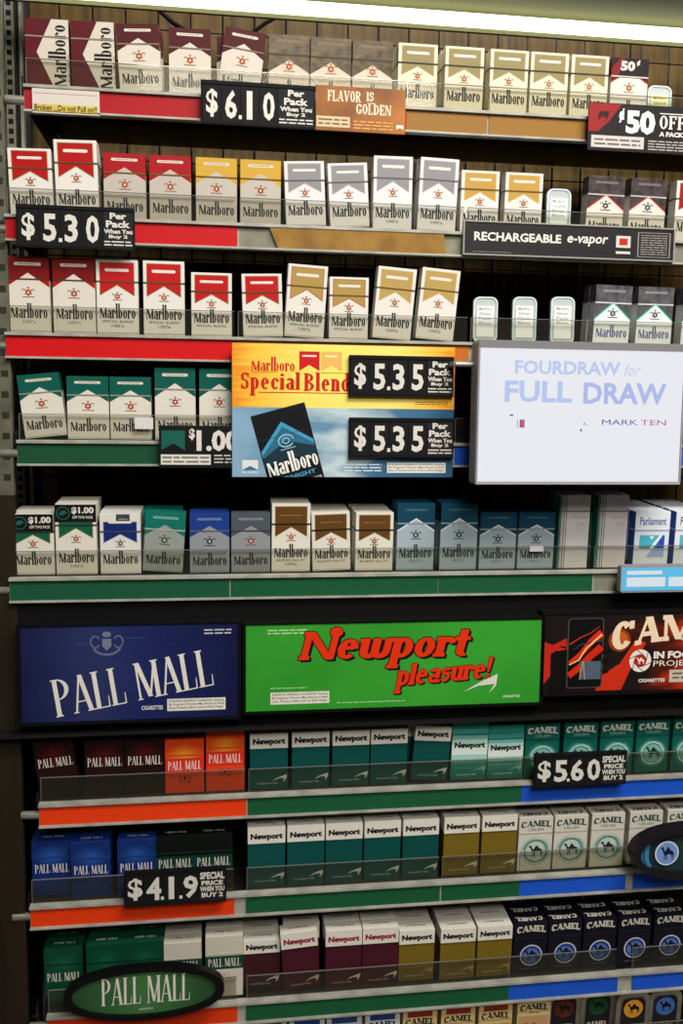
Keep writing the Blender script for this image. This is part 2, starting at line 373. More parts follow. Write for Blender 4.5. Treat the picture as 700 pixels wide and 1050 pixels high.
def full(H, col, lower='#d6d0c6', ink='#1c1c22', out=None, apex=.79, sh=.60, sub2=None, lid=None, crestcol=None, gold='#80662e', pillc='#d6ccc0', low=None):
    W = 26.75; ax, shz = apex*H, sh*H
    a = [(rc(-W, sh*H*.97, W, H-.3), col, 1)]
    if low: a.append((rc(-W, sh*H*.97, W, .705*H), low, 1.5))
    house = [[(-W, 0.3), (W, 0.3), (W, shz), (0, ax), (-W, shz)]]
    if out: a.append((xf(house, lambda x, y: (x, min(y+2.2, H*.9) if y > 1 else y)), out, 2))
    a.append((house, lower, 3))
    a.append((pill(-17, H*.885, 17, H*.925), pillc, 2)); a.append((lines(-12, H*.895, 12, H*.917, 1), '#7a6a60', 3))
    a = [(p, c, l) for p, c, l in a] + [(p, c, l+1) for p, c, l in crest(0, H*.53, 5.0, gold, crestcol or '#b3202a')]
    th = H*.21
    a += [(p, c, l+1) for p, c, l in mtext(H*(.19 if sub2 else .13), th if H < 90 else H*.2, ink, sub2=sub2)]
    a.append((rc(-W, 1.6, W, 2.1), col if not col.startswith(('brown', 'foil')) else '#8a6a3a', 4))
    return a
def inset(H, col, edge='#8a7440', ink='#1c1c22', base='#dad6d0', sub=None, sub2=None, pillc='#dcd6cc', top=.955, bot=.53, notch=.67, crestcol='#b3202a', dark=False):
    X = 21.5
    def flag(g): return [[(-X-g, bot*H-g*1.6), (-X-g, top*H+g), (0, top*H+g), (0, notch*H-g*1.3)], [(0, notch*H-g*1.3), (0, top*H+g), (X+g, top*H+g), (X+g, bot*H-g*1.6)]]
    a = [(flag(.9), edge, 1), (flag(0), col, 2)]
    if dark: a.append((lines(-15, H*.82, 15, H*.845, 1), '#a07a50', 3))
    else: a += [(pill(-15.5, H*.84, 15.5, H*.88), pillc, 3)]
    a += crest(0, H*.51, 4.1, gold='#7d6838', red=crestcol)
    a += mtext(H*(.17 if not sub else .215), H*.22 if H < 90 else H*.2, ink, sub=sub, sub2=sub2)
    a.append((rc(-26.5, 1.6, 26.5, 2.1), edge, 3))
    return a
def sideways(H):
    W = 26.75
    a = [(rc(-W, .3, W, H-.3), '#540e17', 1)]
    a.append(([[(W, .5), (W, H-.5), (6, H-.5), (-13, H*.52), (6, 4)]], '#c9c2b6', 2))
    t = rot(fit(stext('Marlboro', 'marl'), 0, 0, H*.88, 22), 90)
    x0, y0, x1, y1 = bbox(t); t = shift(t, 23-x1, 3-y0)
    a.append((t, '#1c181c', 3))
    a.append((rot(fit(btext('BLEND 72', .02), 0, 0, 26, 2.4), 90, 0, 0) and shift(rot(fit(btext('FILTER CIGARETTES', .02), 0, 0, 34, 2.0), 90), 26.6, 8), '#5a5050', 3))
    return a
def newport(H, col, txt='#1a1a1c', split=.72, swoosh='#cfcfc8'):
    W = 26.75
    a = [(rc(-W, split*H, W, H-.3), '#dedad0', 1), (rc(-W, .3, W, split*H), col, 1)]
    a.append((fit(btext('Newport', .06), -23, H*.775, 23, H*.775+11.5), txt, 3))
    a.append((npoly([(-1, 15), (8, 20), (20, 25), (27, 25), (24, 20), (20, 11), (20, 18), (15, 20), (8, 18.5)]), swoosh, 3)) if False else a.append((npoly([(5, 12), (12, 16.5), (20, 19.5), (26, 21), (25, 15.5), (21, 9.5), (21.5, 15.5), (15, 15.5)]), swoosh, 3))
    a.append((fit(btext('CIGARETTES', .02), -17, 7.2, 13, 9.6), '#a8aca4', 3))
    return a
def newport_light(H):
    W = 26.75
    a = []
    cols = ['#1f7a72', '#2b857c', '#43968d', '#74b3aa', '#a8cfc6', '#d5e2da', '#d5e2da', '#9ccac2', '#5ba39b', '#358b83', '#237c75', '#1c716b']
    for i, c in enumerate(cols): a.append((rc(-W, H*(1-(i+1)/12), W, H*(1-i/12)), c, 1))
    a.append((fit(btext('Newport', .06), -23, H*.50, 23, H*.50+11.5), '#1c2422', 3))
    a.append((npoly([(5, 12), (12, 16.5), (20, 19.5), (26, 21), (25, 15.5), (21, 9.5), (21.5, 15.5), (15, 15.5)]), '#7fb8b0', 3))
    a.append((fit(btext('CIGARETTES', .02), -18, 6.5, 12, 9), '#b8d4cc', 3))
    return a
def pall(H, col, cmid, txt='#e0d8d0', y=.42, band=None, h=13, mark='#2c2a1a', fade=True):
    W = 26.75; a = []
    a.append((rc(-W, .3, W, H-.3), col, 1))
    if fade:
        for i in range(6): a.append((disc(0, H*.72, 24-3.6*i, H*.2-2.2*i, 24), mix(col, cmid, (i+1)/6), 1.05+i*.15))
    if band: a.append((rc(-W, y*H-4, W, y*H+h+4), band, 2.2))
    a.append((fit(stext('PALL MALL', 'pall'), -23, y*H, 23, y*H+h), txt, 3))
    cy = y*H-13
    a.append((ring(-5, cy, 3, 4, 1, 1, 60, 300, 8) + ring(5, cy, 3, 4, 1, 1, -120, 120, 8) + disc(0, cy, 2, 3, 8) + rc(-9, cy-6, 9, cy-5), mark, 3))
    return a
def mix(a, b, t):
    a = a.lstrip('#'); b = b.lstrip('#')
    return '#'+''.join('%02x' % int(int(a[i:i+2], 16)*(1-t)+int(b[i:i+2], 16)*t) for i in (0, 2, 4))
def camel_crush(H, col, txt, ringc, disk, sil, sub='CRUSH'):
    W = 26.1
    a = [(rc(-W, .3, W, H-.3), col, 1), (cameltext(-23, H*.80, 23, H*.80+12), txt, 3), (fit(btext(sub, .02), -12, H*.745, 12, H*.745+4.6), mix(txt, col, .45), 3)]
    cx, cy = 1, H*.36
    for i, (r, a0, a1, w, t) in enumerate(((24, -30, 200, 1.0, .2), (22, 100, 420, 1.6, .35), (20, -60, 170, 1.4, .7), (18.4, 0, 360, 2.4, 1), (15, 140, 400, 1.4, .6))):
        a.append((ring(cx, cy, r, r, w, w, a0, a1, 26), mix(col, ringc, t), 1.4+i*.2))
    a.append((disc(cx, cy, 14.5, 14.5, 28), disk, 2.6))
    a.append((camel(cx-11, cy-9, cx+12, cy+10), sil, 3.4))
    return a
def camel_dark(H):
    W = 26.1; cx, cy = 2, H*.36
    a = [(rc(-W, .3, W, H-.3), '#12131f', 1), (cameltext(-22, H*.80, 23, H*.80+13), '#c9c4b8', 3), (disc(cx, cy, 17.5, 17.5, 30), '#c6c4cc', 2), (disc(cx, cy, 15.6, 15.6, 30), '#25407e', 2.5), (disc(cx, cy-1, 12.5, 12, 26), '#4f6fb0', 2.8), (camel(cx-11, cy-9, cx+11, cy+9), '#10131f', 3.5), (lines(-14, 7, 14, 10, 1), '#5a5a6a', 3)]
    return a
def camel_classic(H, base, panel, txt='#1a1a22', sub=None):
    W = 26.1
    a = [(rc(-W, .3, W, H-.3), base, 1), (rc(-19, H*.88, 19, H*.99), panel, 2), (cameltext(-22, H*.70, 22, H*.70+13), txt, 3), (rc(-24, 5, 24, H*.62), mix(base, panel, .25), 1.5), (camel(-15, H*.15, 15, H*.5), panel, 3)]
    if sub: a.append((fit(btext(sub, .02), -8, H*.66, 8, H*.66+4), txt, 3))
    return a
def slims(H):
    return [(rc(-22.7, .3, -20, H), '#2b7a6c', 1), (rc(-17, .3, -15.2, H), '#8a7a56', 1), (rc(-13.4, .3, -12, H), '#5f8a7c', 1), (rc(-19.2, .3, -18.4, H), '#8a7a56', 1),
            (fit(stext('Virginia', 'blend') if False else btext('Virginia', .0), -4, H*.66, 18, H*.66+7), '#b9b2b6', 3), (fit(btext('Slims', .0), 4, H*.58, 18, H*.58+6), '#b9b2b6', 3), (lines(5, H*.52, 15, H*.535, 1), '#b9b2b6', 3), (fit(btext('V', 0), 8, H*.9, 14, H*.9+6), '#a9a4b4', 3), (lines(-2, 9, 12, 11, 1), '#c4bebe', 3)]
def parliament(H):
    W = 26.75
    return [(fit(btext('Parliament', .01), -20, H*.76, 21, H*.76+12), '#3d4f8f', 3), (rc(-19, H*.34, 20, H*.58), '#4fb6cc', 2), (npoly([(4, H*.34), (18, H*.58), (20, H*.58), (20, H*.34)]), '#2b4fb8', 3), (npoly([(-8, H*.18), (20, H*.18), (20, H*.33), (2, H*.33)]), '#9fb2e0', 3),
            (rc(-19, H*.34, 20, H*.355), '#2a6fae', 3.5), (npoly([(-4, H*.56), (0, H*.50), (4, H*.56)]), '#e8eef4', 3.5), (npoly([(-3, H*.34), (3, H*.34), (16, H*.58), (12, H*.58)]), '#e8eef4', 3.6)]
def coupon(a, H, blue=False):
    a = list(a)
    if blue:
        a += [(rc(-5, H*.88, 13, H-.5), '#3c4248', 4), (rc(-2, H*.90, 10, H*.92), '#8a9096', 5)]
        return a
    a += [(rc(-26.8, H-24, 26.8, H-.2), '#101214', 4.5), (ring(-16, H-12, 9, 9, 1.4, 1.4), '#1f5a50', 5), (npoly([(-22, H-14), (-19, H-9), (-14, H-8), (-10, H-12), (-13, H-12), (-16, H-15)]), '#1f5a50', 5.2), (fit(btext('$1.00', .04), -5, H-13.5, 24, H-3.5), '#d8d4cc', 5.5), (fit(btext('OFF TWO PACK', .03), -4, H-19.5, 23, H-15.5), '#c8c4bc', 5.5)]
    return a
def fifty(H):
    a = full(H, '#5a141c', out='#9a1a26')
    a += [(rc(-26.8, H-26, 26.8, H-.2), '#231a1e', 5.5), (npoly([(-26.8, H-26), (-26.8, H-14), (-14, H-.2), (-8, H-.2), (-18, H-26)]), '#7a1a22', 5.7), (fit(btext('50', .05), -14, H-17, 7, H-4), '#d6ccc4', 6), (fit(btext('¢', .04), 9, H-10, 14, H-2), '#d6ccc4', 6)]
    return a
K, L = 83, 96
# name -> (H, body colour, lid colour, tape colour, art, top text, description, seam)
DS = {}
def design(n, H, body, lid, tape, art, toptxt, desc, W=53.6, seam=.705, topcol=None, side=None): DS[n] = dict(H=H, body=body, lid=lid, tape=tape, art=art, top=toptxt, desc=desc, W=W, seam=seam*H, side=side)
RED, DRED, GRN = '#a80f12', '#741012', '#09564b'
design('side_red', K, '#540e17', '#540e17', '#8a7a70', sideways(K), None, 'dark red pack with sideways lettering', seam=.74)
design('dark_red', K, '#cfc8bc', '#480d14', '#7a6a60', full(K, '#480d14', lower='#cfc6ba'), None, 'maroon-topped pack with white peak')
design('brown', K, '#cfc6b8', BROWNLID, '#4a4234', full(K, 'brownlid', lower='#cdbfae', apex=.63, sh=.44, pillc='#7a6a50'), None, 'crinkled brown-topped pack')
design('olive_in', K, '#d8d0b8', '#ded6be', '#3d372a', inset(K, '#8c8058', edge='#a89a68', base='#dcd4c4'), None, 'white pack with olive flag panel')
design('fifty', K, '#cfc8c0', '#5a141c', '#c0bab4', fifty(K), None, 'fifty-cent coupon pack in black and red')
design('red_in', K, '#dcd8d2', '#dcd8d2', '#5c4424', inset(K, RED), None, 'white pack with red flag panel')
design('red_in_tall', L, '#dcd8d2', '#dcd8d2', '#5c4424', inset(L, RED), None, 'tall white pack with red flag panel')
design('red_full', K, '#b9b1a8', '#a0141c', '#6c5424', full(K, '#a0141c', lower='#b9b1a8'), None, 'red-topped pack with greyish peak')
design('gold_full', K, '#b9b3aa', '#c79f3c', '#6c5424', full(K, '#c79f3c', lower='#bab3aa'), None, 'gold-topped pack with grey peak')
design('grey_in', K, '#dcd8da', '#dcd8da', '#6a6668', inset(K, '#8b8a8e', edge='#a8a6a8', base='#dad6d8'), None, 'white pack with grey flag panel')
design('grey_in_tall', L, '#dcd8da', '#dcd8da', '#6a6668', inset(L, '#8b8a8e', edge='#a8a6a8', sub2='100\'s'), None, 'tall white pack with grey flag panel')
design('gold_in', K, '#dcd8d2', '#dcd8d2', '#6c5424', inset(K, '#b9934a', edge='#c9ac6c'), None, 'white pack with gold flag panel')
design('foil_red', K, '#dcd4d2', FOIL, '#b8b2b2', full(K, 'foil', out='#b01c2a', crestcol='#3a3234', gold='#3a3234', pillc='#6f6666', apex=.70, sh=.46), None, 'dark foil-topped pack with red-edged peak')
design('red_full_tall', L, '#dcd6d0', DRED, '#4c3418', full(L, DRED, low=RED, sub2='100\'s'), None, 'tall red-topped pack with white peak')
design('red_blend_tall', L, '#dcd8d2', '#dcd8d2', '#5c4424', inset(L, '#b5181a', sub='SPECIAL BLEND', sub2='100\'s'), None, 'tall special blend pack with red flag panel')
design('red_blend', K, '#dcd8d2', '#dcd8d2', '#5c4424', inset(K, '#b5181a', sub='SPECIAL BLEND'), None, 'short special blend pack with red flag panel')
design('gold_blend_tall', L, '#dcd8d2', '#dcd8d2', '#6c5424', inset(L, '#a88c4e', edge='#b04a32', sub='SPECIAL BLEND', sub2='100\'s'), None, 'tall special blend pack with gold flag panel')
design('gold_blend', K, '#dcd8d2', '#dcd8d2', '#6c5424', inset(K, '#a88c4e', edge='#b04a32', sub='SPECIAL BLEND'), None, 'short special blend pack with gold flag panel')
design('gold_tall', L, '#dcd8d2', '#dcd8d2', '#6c5424', inset(L, '#b09556', edge='#c2ab74', sub2='100\'s'), None, 'tall plain pack with gold flag panel')
design('foil_teal', K, '#dce2e4', FOILG, '#c8ccd0', full(K, 'foilg', out='#20b48c', lower='#dfe4e8', ink='#5d5e96', crestcol='#3a3c44', gold='#3a3c44', pillc='#85848a', apex=.70, sh=.42), None, 'grey foil-topped pack with teal-edged peak')
design('green_full', K, '#d6d2c8', GRN, '#8a8a80', full(K, GRN, lower='#d8d3ca'), None, 'green-topped pack with white peak')
design('green_full_tall', L, '#d6d2c8', GRN, '#8a8a80', full(L, GRN, lower='#d8d3ca'), None, 'tall green-topped pack with white peak')
design('green_coupon', K, '#d9d5cb', '#d9d5cb', '#2a2a28', coupon(inset(K, '#0e5a3c', top=.80), K), None, 'green and white pack with black one-dollar coupon')
design('green_coupon_tall', L, '#d9d5cb', '#d9d5cb', '#2a2a28', coupon(inset(L, '#0e5a3c', top=.84, sub2='100\'s'), L), None, 'tall green pack with black one-dollar coupon')
design('blue_in', K, '#d9d7d4', '#d9d7d4', '#3c4450', coupon(inset(K, '#14286e', edge='#7a8298', crestcol='#3c4450', top=.86), K, True), None, 'white pack with navy flag panel')
design('teal_grey', K, '#8e9590', '#0f6e62', '#a8aca4', full(K, '#0f6e62', lower='#8e9692', crestcol='#3c4644', gold='#3c4644', pillc='#6fa898'), None, 'teal-topped pack with grey peak')
design('blue_grey', K, '#8c9098', '#1c3c86', '#5c6068', full(K, '#1c3c86', lower='#8c9098', crestcol='#2a3450', gold='#2a3450', pillc='#5f78b0'), None, 'blue-topped pack with grey peak')
design('slate', K, '#8c9094', '#4c545e', '#3c4046', full(K, '#4c545e', lower='#8c9094', gold='#5a5a5e', pillc='#7c848c'), None, 'slate-topped pack with grey peak')
design('brown_in_tall', L, '#dcd8cc', '#dcd8cc', '#1c1a16', inset(L, '#5f401c', edge='#8a6a3a', sub='BLEND No 27', sub2='100\'s', dark=True), None, 'tall white pack with brown flag panel')
design('brown_in', K, '#dcd8cc', '#dcd8cc', '#1c1a16', inset(K, '#5f401c', edge='#8a6a3a', sub='BLEND No 27', dark=True), None, 'short white pack with brown flag panel')
design('smooth_tall', L, '#9fb0ba', '#134258', '#8aa0ac', full(L, '#134258', lower='#a2b2bc', out='#d8dee0', crestcol='#134258', gold='#134258', sub2='SMOOTH', apex=.76, sh=.58, pillc='#1f5a78'), None, 'tall petrol-blue-topped pack with pale blue body')
design('smooth', K, '#9fb0ba', '#134258', '#8aa0ac', full(K, '#134258', lower='#a2b2bc', out='#d8dee0', crestcol='#134258', gold='#134258', sub2='SMOOTH', apex=.76, sh=.58, pillc='#1f5a78'), None, 'short petrol-blue-topped pack with pale blue body')
design('slims', 108, '#dbd7dc', '#dbd7dc', '#8a8272', slims(108), None, 'very tall slim white pack with striped edge', W=45.5, seam=.78, side='#2b7a6c')
design('parliament', K, '#dfe4ee', '#dfe4ee', '#a8b0cc', parliament(K), None, 'white pack with turquoise and blue panel', seam=.67, side='#3a62c0')
design('pm_red', K+1, '#1e0b0e', '#1e0b0e', '#2b1214', pall(K+1, '#230d10', '#571416', y=.53, mark='#3c1618'), None, 'black and dark red pack')
design('pm_orange', K-3, '#d8481c', '#d8481c', '#c8501c', pall(K-3, '#dc4316', '#e88a2a', y=.43, band='#d0301c'), None, 'orange pack')
design('pm_orange_tall', L-4, '#d8481c', '#d8481c', '#c8501c', pall(L-4, '#dc4316', '#e88a2a', y=.46, band='#d0301c'), None, 'tall orange pack')
design('np_teal', K+1, '#0a4846', '#d8d4ca', '#0c4c4a', newport(K+1, '#0a4a48'), 'Newport', 'white-topped teal pack', seam=.722)
design('np_teal7', 92, '#0a4846', '#d8d4ca', '#0c4c4a', newport(92, '#0a4a48'), 'Newport', 'white-topped teal pack', seam=.722)
design('np_light_tall', L-2, '#2b857c', '#2b857c', '#1c716b', newport_light(L-2), 'Newport', 'tall turquoise pack with white fading band', seam=.75)
design('np_light', K, '#2b857c', '#2b857c', '#1c716b', newport_light(K), 'Newport', 'short turquoise pack with white fading band', seam=.75)
design('np_gold7', 92, '#6f5c1c', '#d8d4ca', '#5a4a18', newport(92, '#75611c'), 'Newport', 'white-topped mustard pack', seam=.722)
design('np_gold', K, '#6f5c1c', '#d8d4ca', '#5a4a18', newport(K, '#75611c', swoosh='#a89a6a'), 'Newport', 'white-topped mustard pack', seam=.722)
design('np_maroon', L-3, '#3c1420', '#d8d4ca', '#2c1018', newport(L-3, '#451626', txt='#8a1c3c'), 'Newport', 'tall white-topped maroon pack', seam=.722)
design('np_maroon_short', K-4, '#3c1420', '#d8d4ca', '#2c1018', newport(K-4, '#3d1a22'), 'Newport', 'short white-topped maroon pack', seam=.722)
design('pm_blue', K, '#122c6c', '#122c6c', '#1c3c80', pall(K, '#122c6c', '#24509e', y=.42, fade=True, mark='#1a3684'), 'PALL MALL', 'blue pack')
design('pm_black', K+2, '#0c1210', '#0c1210', '#1c2a24', pall(K+2, '#0c1210', '#0c1210', y=.44, band='#0c3a30', fade=False, mark='#8a8a80'), 'PALL MALL', 'black pack with dark green band')
design('pm_green', K+3, '#0b4230', '#0b4230', '#0a3426', pall(K+3, '#0b4230', '#11553c', y=.40, mark='#0b3a28'), 'PALL MALL', 'dark green pack')
design('pm_green_tall', L, '#0b4230', '#0b4230', '#0a3426', pall(L, '#0b4230', '#11553c', y=.40, mark='#0b3a28'), 'PALL MALL', 'tall dark green pack')
design('pm_white', K+3, '#c8c2b4', '#c8c2b4', '#b8b2a4', pall(K+3, '#cac4b6', '#cac4b6', y=.50, band='#0c4236', fade=False, mark='#a8a294'), 'PALL MALL', 'white pack with dark green band')
design('pm_white_tall', L, '#c8c2b4', '#c8c2b4', '#b8b2a4', pall(L, '#cac4b6', '#cac4b6', y=.50, band='#0c4236', fade=False, mark='#a8a294'), 'PALL MALL', 'tall white pack with dark green band')
design('cm_green', K, '#0b5a50', '#0b5a50', '#0a4a42', camel_crush(K, '#0c5d52', '#d6d8cc', '#a8d2c6', '#7ab0a4', '#10241f'), 'CAMEL', 'deep green pack with pale swirl', W=52.4)
design('cm_white', K+3, '#c9c5b9', '#c9c5b9', '#b4b0a4', camel_crush(K+3, '#cfcbc0', '#1c3a34', '#2d7f74', '#bccac2', '#15302c'), 'CAMEL', 'white pack with teal swirl', W=52.4)
design('cm_dark', K+1, '#12131f', '#12131f', '#1c1e2c', camel_dark(K+1), 'CAMEL', 'black pack with blue round emblem', W=52.4)
design('cm_blue', K, '#c9c8c4', '#c9c8c4', '#a8a8a4', camel_classic(K, '#c6c8ca', '#24407c', txt='#1c2c54'), 'CAMEL', 'white and navy pack', W=52.4)
design('cm_red', K, '#c8b078', '#c8b078', '#a8905c', camel_classic(K, '#cbb47c', '#8a2a1c'), 'CAMEL', 'cream pack with dark red panel', W=52.4)
design('cm_tall', L, '#cdb882', '#cdb882', '#a8905c', camel_classic(L, '#cdb882', '#8a2a1c', sub='99\'s'), 'CAMEL', 'tall cream pack with dark red panel', W=52.4)
U = .001
_cache = {}
def art_mesh(arts, zlo=None, zhi=None, name='print', mb=None, top=False, H=0, flip=False):
    mb = mb or MB()
    for P, c, l in arts:
        for i, q in enumerate(P):
            if zlo is not None: q = clip(q, zlo, 1)
            if q and zhi is not None: q = clip(q, zhi, -1)
            if not q: continue
            mb.poly([(x*U, -(.05+.06*l+.0025*(i % 12))*U, z*U) for x, z in q], c)
    return mb
def pack_meshes(n):
    if n in _cache: return _cache[n]
    d = DS[n]; H, W, s, D = d['H'], d['W']/2, d['seam'], 21.5
    out = []
    for nm, z0, z1, col in (('body', 0, s-.15, d['body']), ('lid', s+.15, H, d['lid'])):
        mb = MB(); mb.box(-W*U, W*U, 0, D*U, z0*U, z1*U, col)
        bm = bmesh.new(); me = mb.mesh('x', .0007)
        mb2 = MB(); m0 = mb2.m(col)
        mb2.v = [tuple(v.co) for v in me.vertices]; mb2.f = [list(p.vertices) for p in me.polygons]; mb2.mi = [0]*len(mb2.f)
        bm.free(); bpy.data.meshes.remove(me)
        if d['side']:
            mb2.poly([(-(W+.05)*U, 1*U, (z0+1)*U), (-(W+.05)*U, 1*U, (z1-1)*U), (-(W+.05)*U, (D-1)*U, (z1-1)*U), (-(W+.05)*U, (D-1)*U, (z0+1)*U)], d['side'])
        art_mesh(d['art'], z0+.2, z1-.1, mb=mb2)
        if nm == 'lid' and d['top']:
            t = {'Newport': btext('Newport', .03), 'PALL MALL': stext('PALL MALL', 'pall'), 'CAMEL': cameltext(0, 0, 60, 14)}[d['top']]
            hh = 4.2 if d['top'] != 'CAMEL' else 11
            t = fit(t, -15 if hh < 5 else -21, 0, 15 if hh < 5 else 21, hh)
            ink = {'Newport': '#2a2a2c', 'PALL MALL': '#d8d4c8' if 'white' not in n else '#3a4a44', 'CAMEL': '#c9c4b8'}[d['top']]
            if n in ('cm_white', 'cm_blue', 'cm_red', 'cm_tall'): ink = '#2a322e'
            if 'maroon' in n: ink = '#7a2038'
            for i, q in enumerate(t): mb2.poly([(-x*U, (14-y if hh < 5 else 16.5-y)*U, (H+.08+.0025*(i % 20))*U) for x, y in q][::-1], ink)
        mb2.flat = True
        out.append((nm, mb2.mesh(n+'_'+nm)))
    tp = MB(); g = .25
    for a in ((-W-g, W+g, -.75, -.35), (-W-g, W+g, D, D+g)): tp.box(a[0]*U, a[1]*U, a[2]*U, a[3]*U, (s-.9)*U, (s+.9)*U, d['tape'])
    for x in (-W-g, W): tp.box(x*U, (x+g)*U, -.75*U, (D+g)*U, (s-.9)*U, (s+.9)*U, d['tape'])
    out.append(('tear_tape', tp.mesh(n+'_tape')))
    _cache[n] = out
    return out

# ------------------------------------------------------------------ shelf rows
TILT = math.radians(4)
ZD = {1: .414, 2: .254, 3: .106, 4: -.033, 5: -.2155, 6: -.529, 7: -.675, 8: -.839, 9: 0}
ZD = {k: v+CZ for k, v in ZD.items()}
ZD[9] = at(390, 1038).z - .0835
SH = {1: 'top shelf', 2: 'second shelf', 3: 'third shelf', 4: 'fourth shelf', 5: 'fifth shelf', 6: 'sixth shelf', 7: 'seventh shelf', 8: 'eighth shelf', 9: 'bottom shelf'}
ORD = ['first', 'second', 'third', 'fourth', 'fifth', 'sixth', 'seventh', 'eighth', 'ninth', 'tenth', 'eleventh', 'twelfth', 'thirteenth', 'fourteenth', 'fifteenth', 'sixteenth', 'seventeenth', 'eighteenth', 'nineteenth']
def xw(px, row, dy=0):
    # world x at deck height for image column px
    z = ZD[row]
    lo, hi = -200, 1300
    for _ in range(40):
        m = (lo+hi)/2
        if at(px, m).z > z: lo = m
        else: hi = m
    return at(px, lo).x
BW = ['immediately', 'two places', 'three places', 'four places', 'five places']
PACKS = {
 1: [('side_red', 49.5, 0, 0), ('side_red', 97, -1, 0), ('dark_red', 145, -3, 1), ('dark_red', 195, 0, 0), ('dark_red', 244, 7, 1), ('brown', 296, 0, 0), ('brown', 338.5, 0, 0), ('brown', 381, 0, 0), ('olive_in', 427, 0, 1), ('olive_in', 474.5, 0, 1), ('olive_in', 520, 0, 0), ('olive_in', 561, 0, 0), ('olive_in', 602, 0, 0), ('fifty', 642.5, 0, 0)],
 2: [('red_in', 33, -1, 0), ('red_in_tall', 80, -1, 1), ('red_full', 128.5, 0, 0), ('red_full', 175, 0, 0), ('gold_full', 222, 0, 0), ('gold_full', 267, 0, 0), ('grey_in', 314, -3, 0), ('grey_in', 359, -4, 0), ('grey_in_tall', 402, -.5, 0), ('grey_in_tall', 447, 1.5, 1), ('gold_in', 490.5, 0, 0), ('gold_in', 535, 0, 0), ('foil_red', 618, 1, 0), ('foil_red', 661, 1, 0), ('red_in', 708, 0, 0)],
 3: [('red_full_tall', 30.5, 0, 0), ('red_full_tall', 77, 0, 0), ('red_blend_tall', 121, 0, 0), ('red_blend_tall', 168.5, 0, 0), ('red_blend', 217, 0, 0), ('red_blend', 270, -2, 0), ('gold_blend_tall', 311.5, 3, 0), ('gold_blend', 357, 0, 0), ('gold_tall', 401, 4, 0), ('gold_tall', 445, 4.5, 0), ('foil_teal', 625.5, 1, 1), ('foil_teal', 669, 0, 0), ('foil_teal', 715, 0, 0)],
 4: [('green_full', 47.5, -6, 0), ('green_full', 91, 0, 0), ('green_full', 134.5, 0, 0), ('green_full_tall', 180, 0, 0), ('green_full_tall', 225, 0, 0)],
 5: [('green_coupon', 35, 0, 2), ('green_coupon_tall', 79, 0, 2), ('blue_in', 124, 0, 2), ('teal_grey', 166.5, 4, 2), ('blue_grey', 215, 0, 1), ('slate', 257, 0, 0), ('brown_in_tall', 298, 0, 2), ('brown_in', 340, -2, 3), ('brown_in', 383, 0, 3), ('smooth_tall', 425, 0, 2), ('smooth_tall', 469, 0, 2), ('smooth', 509, 0, 1), ('smooth', 548, 0, 1), ('slims', 586, 0, 1), ('slims', 625, 0, 1), ('parliament', 666, 0, 4), ('parliament', 707, 0, 4)],
 6: [('pm_red', 62, -6, 0), ('pm_red', 108, 0, 0), ('pm_red', 149, 0, 0), ('pm_orange', 189.5, 0, 1), ('pm_orange_tall', 231, 0, 0), ('np_teal', 275.5, 0, 1), ('np_teal', 318, 0, 1), ('np_teal', 359, 0, 1), ('np_teal', 398, 0, 1), ('np_teal', 439, 4, 1), ('np_light_tall', 479.5, 1, 1), ('np_light', 517, 0, 1), ('cm_green', 554, 0, 2), ('cm_green', 593, 0, 2), ('cm_green', 630, 0, 2), ('cm_green', 666.5, 0, 2), ('cm_green', 703.5, 0, 2)],
 7: [('pm_blue', 53, 0, 1), ('pm_blue', 94, 0, 1), ('pm_blue', 141, 0, 0), ('pm_black', 180, 0, 1), ('pm_black', 219, 0, 1), ('np_teal7', 273, 0, 2), ('np_teal7', 313, 0, 2), ('np_teal7', 352, 0, 2), ('np_teal7', 391, 0, 2), ('np_teal7', 430, 0, 2), ('np_gold7', 471.5, 0, 2), ('np_gold7', 510, 0, 2), ('cm_white', 547, 0, 3), ('cm_white', 583, 0, 3), ('cm_white', 620.5, 0, 3), ('cm_white', 659, 0, 3), ('cm_white', 697, 0, 3)],
 8: [('pm_green', 65, 0, 1), ('pm_green_tall', 109.5, 0, 1), ('pm_green_tall', 149, 0, 1), ('pm_white', 187.5, 0, 3), ('pm_white_tall', 230, 0, 2), ('np_maroon_short', 268.5, 0, 2), ('np_maroon', 310, -4, 1), ('np_maroon', 351.5, 0, 2), ('np_maroon', 389, 0, 2), ('np_gold', 426.5, 0, 2), ('np_gold', 468, 0, 3), ('np_gold', 505.5, 0, 3), ('cm_dark', 542, 0, 3), ('cm_dark', 577, 0, 3), ('cm_dark', 612.5, 0, 3), ('cm_dark', 648, 0, 3), ('cm_dark', 684, 0, 3)],
 9: [('cm_blue', 275, 0, 1), ('cm_blue', 314, 0, 1), ('cm_blue', 352, 0, 1), ('cm_blue', 391, 0, 1), ('cm_red', 429, 0, 1), ('cm_red', 468, 0, 1), ('cm_red', 506, 0, 1), ('cm_tall', 545, 0, 1)],
}
RECESS = {(7, 0): 9, (8, 0): 12, (8, 3): 6, (8, 5): 10, (8, 9): 3, (5, 3): 2}
def deck(row, y):        # height of the sloped deck at depth y behind the front line
    return ZD[row] + .0005 + math.tan(TILT)*y
made = {}
def place(row, des, x, lean, y, label):
    d = DS[des]; la = math.radians(lean); Wm = d['W']/2*U
    rotm = Matrix.Rotation(TILT, 3, 'X') @ Matrix.Rotation(la, 3, 'Y')
    raise_ = Wm*abs(math.sin(la))
    t = thing('cigarette_pack', label, 'cigarette pack', (x, D0+y+.0013, deck(row, y)+raise_+.0004), rotm.to_euler(), 'cigarette packs on the '+SH[row])
    if des not in made:
        made[des] = [link(nm, me, t) for nm, me in pack_meshes(des)]
    else:
        for src in made[des]:
            c = src.copy(); c.parent = t; C.objects.link(c)
    return t
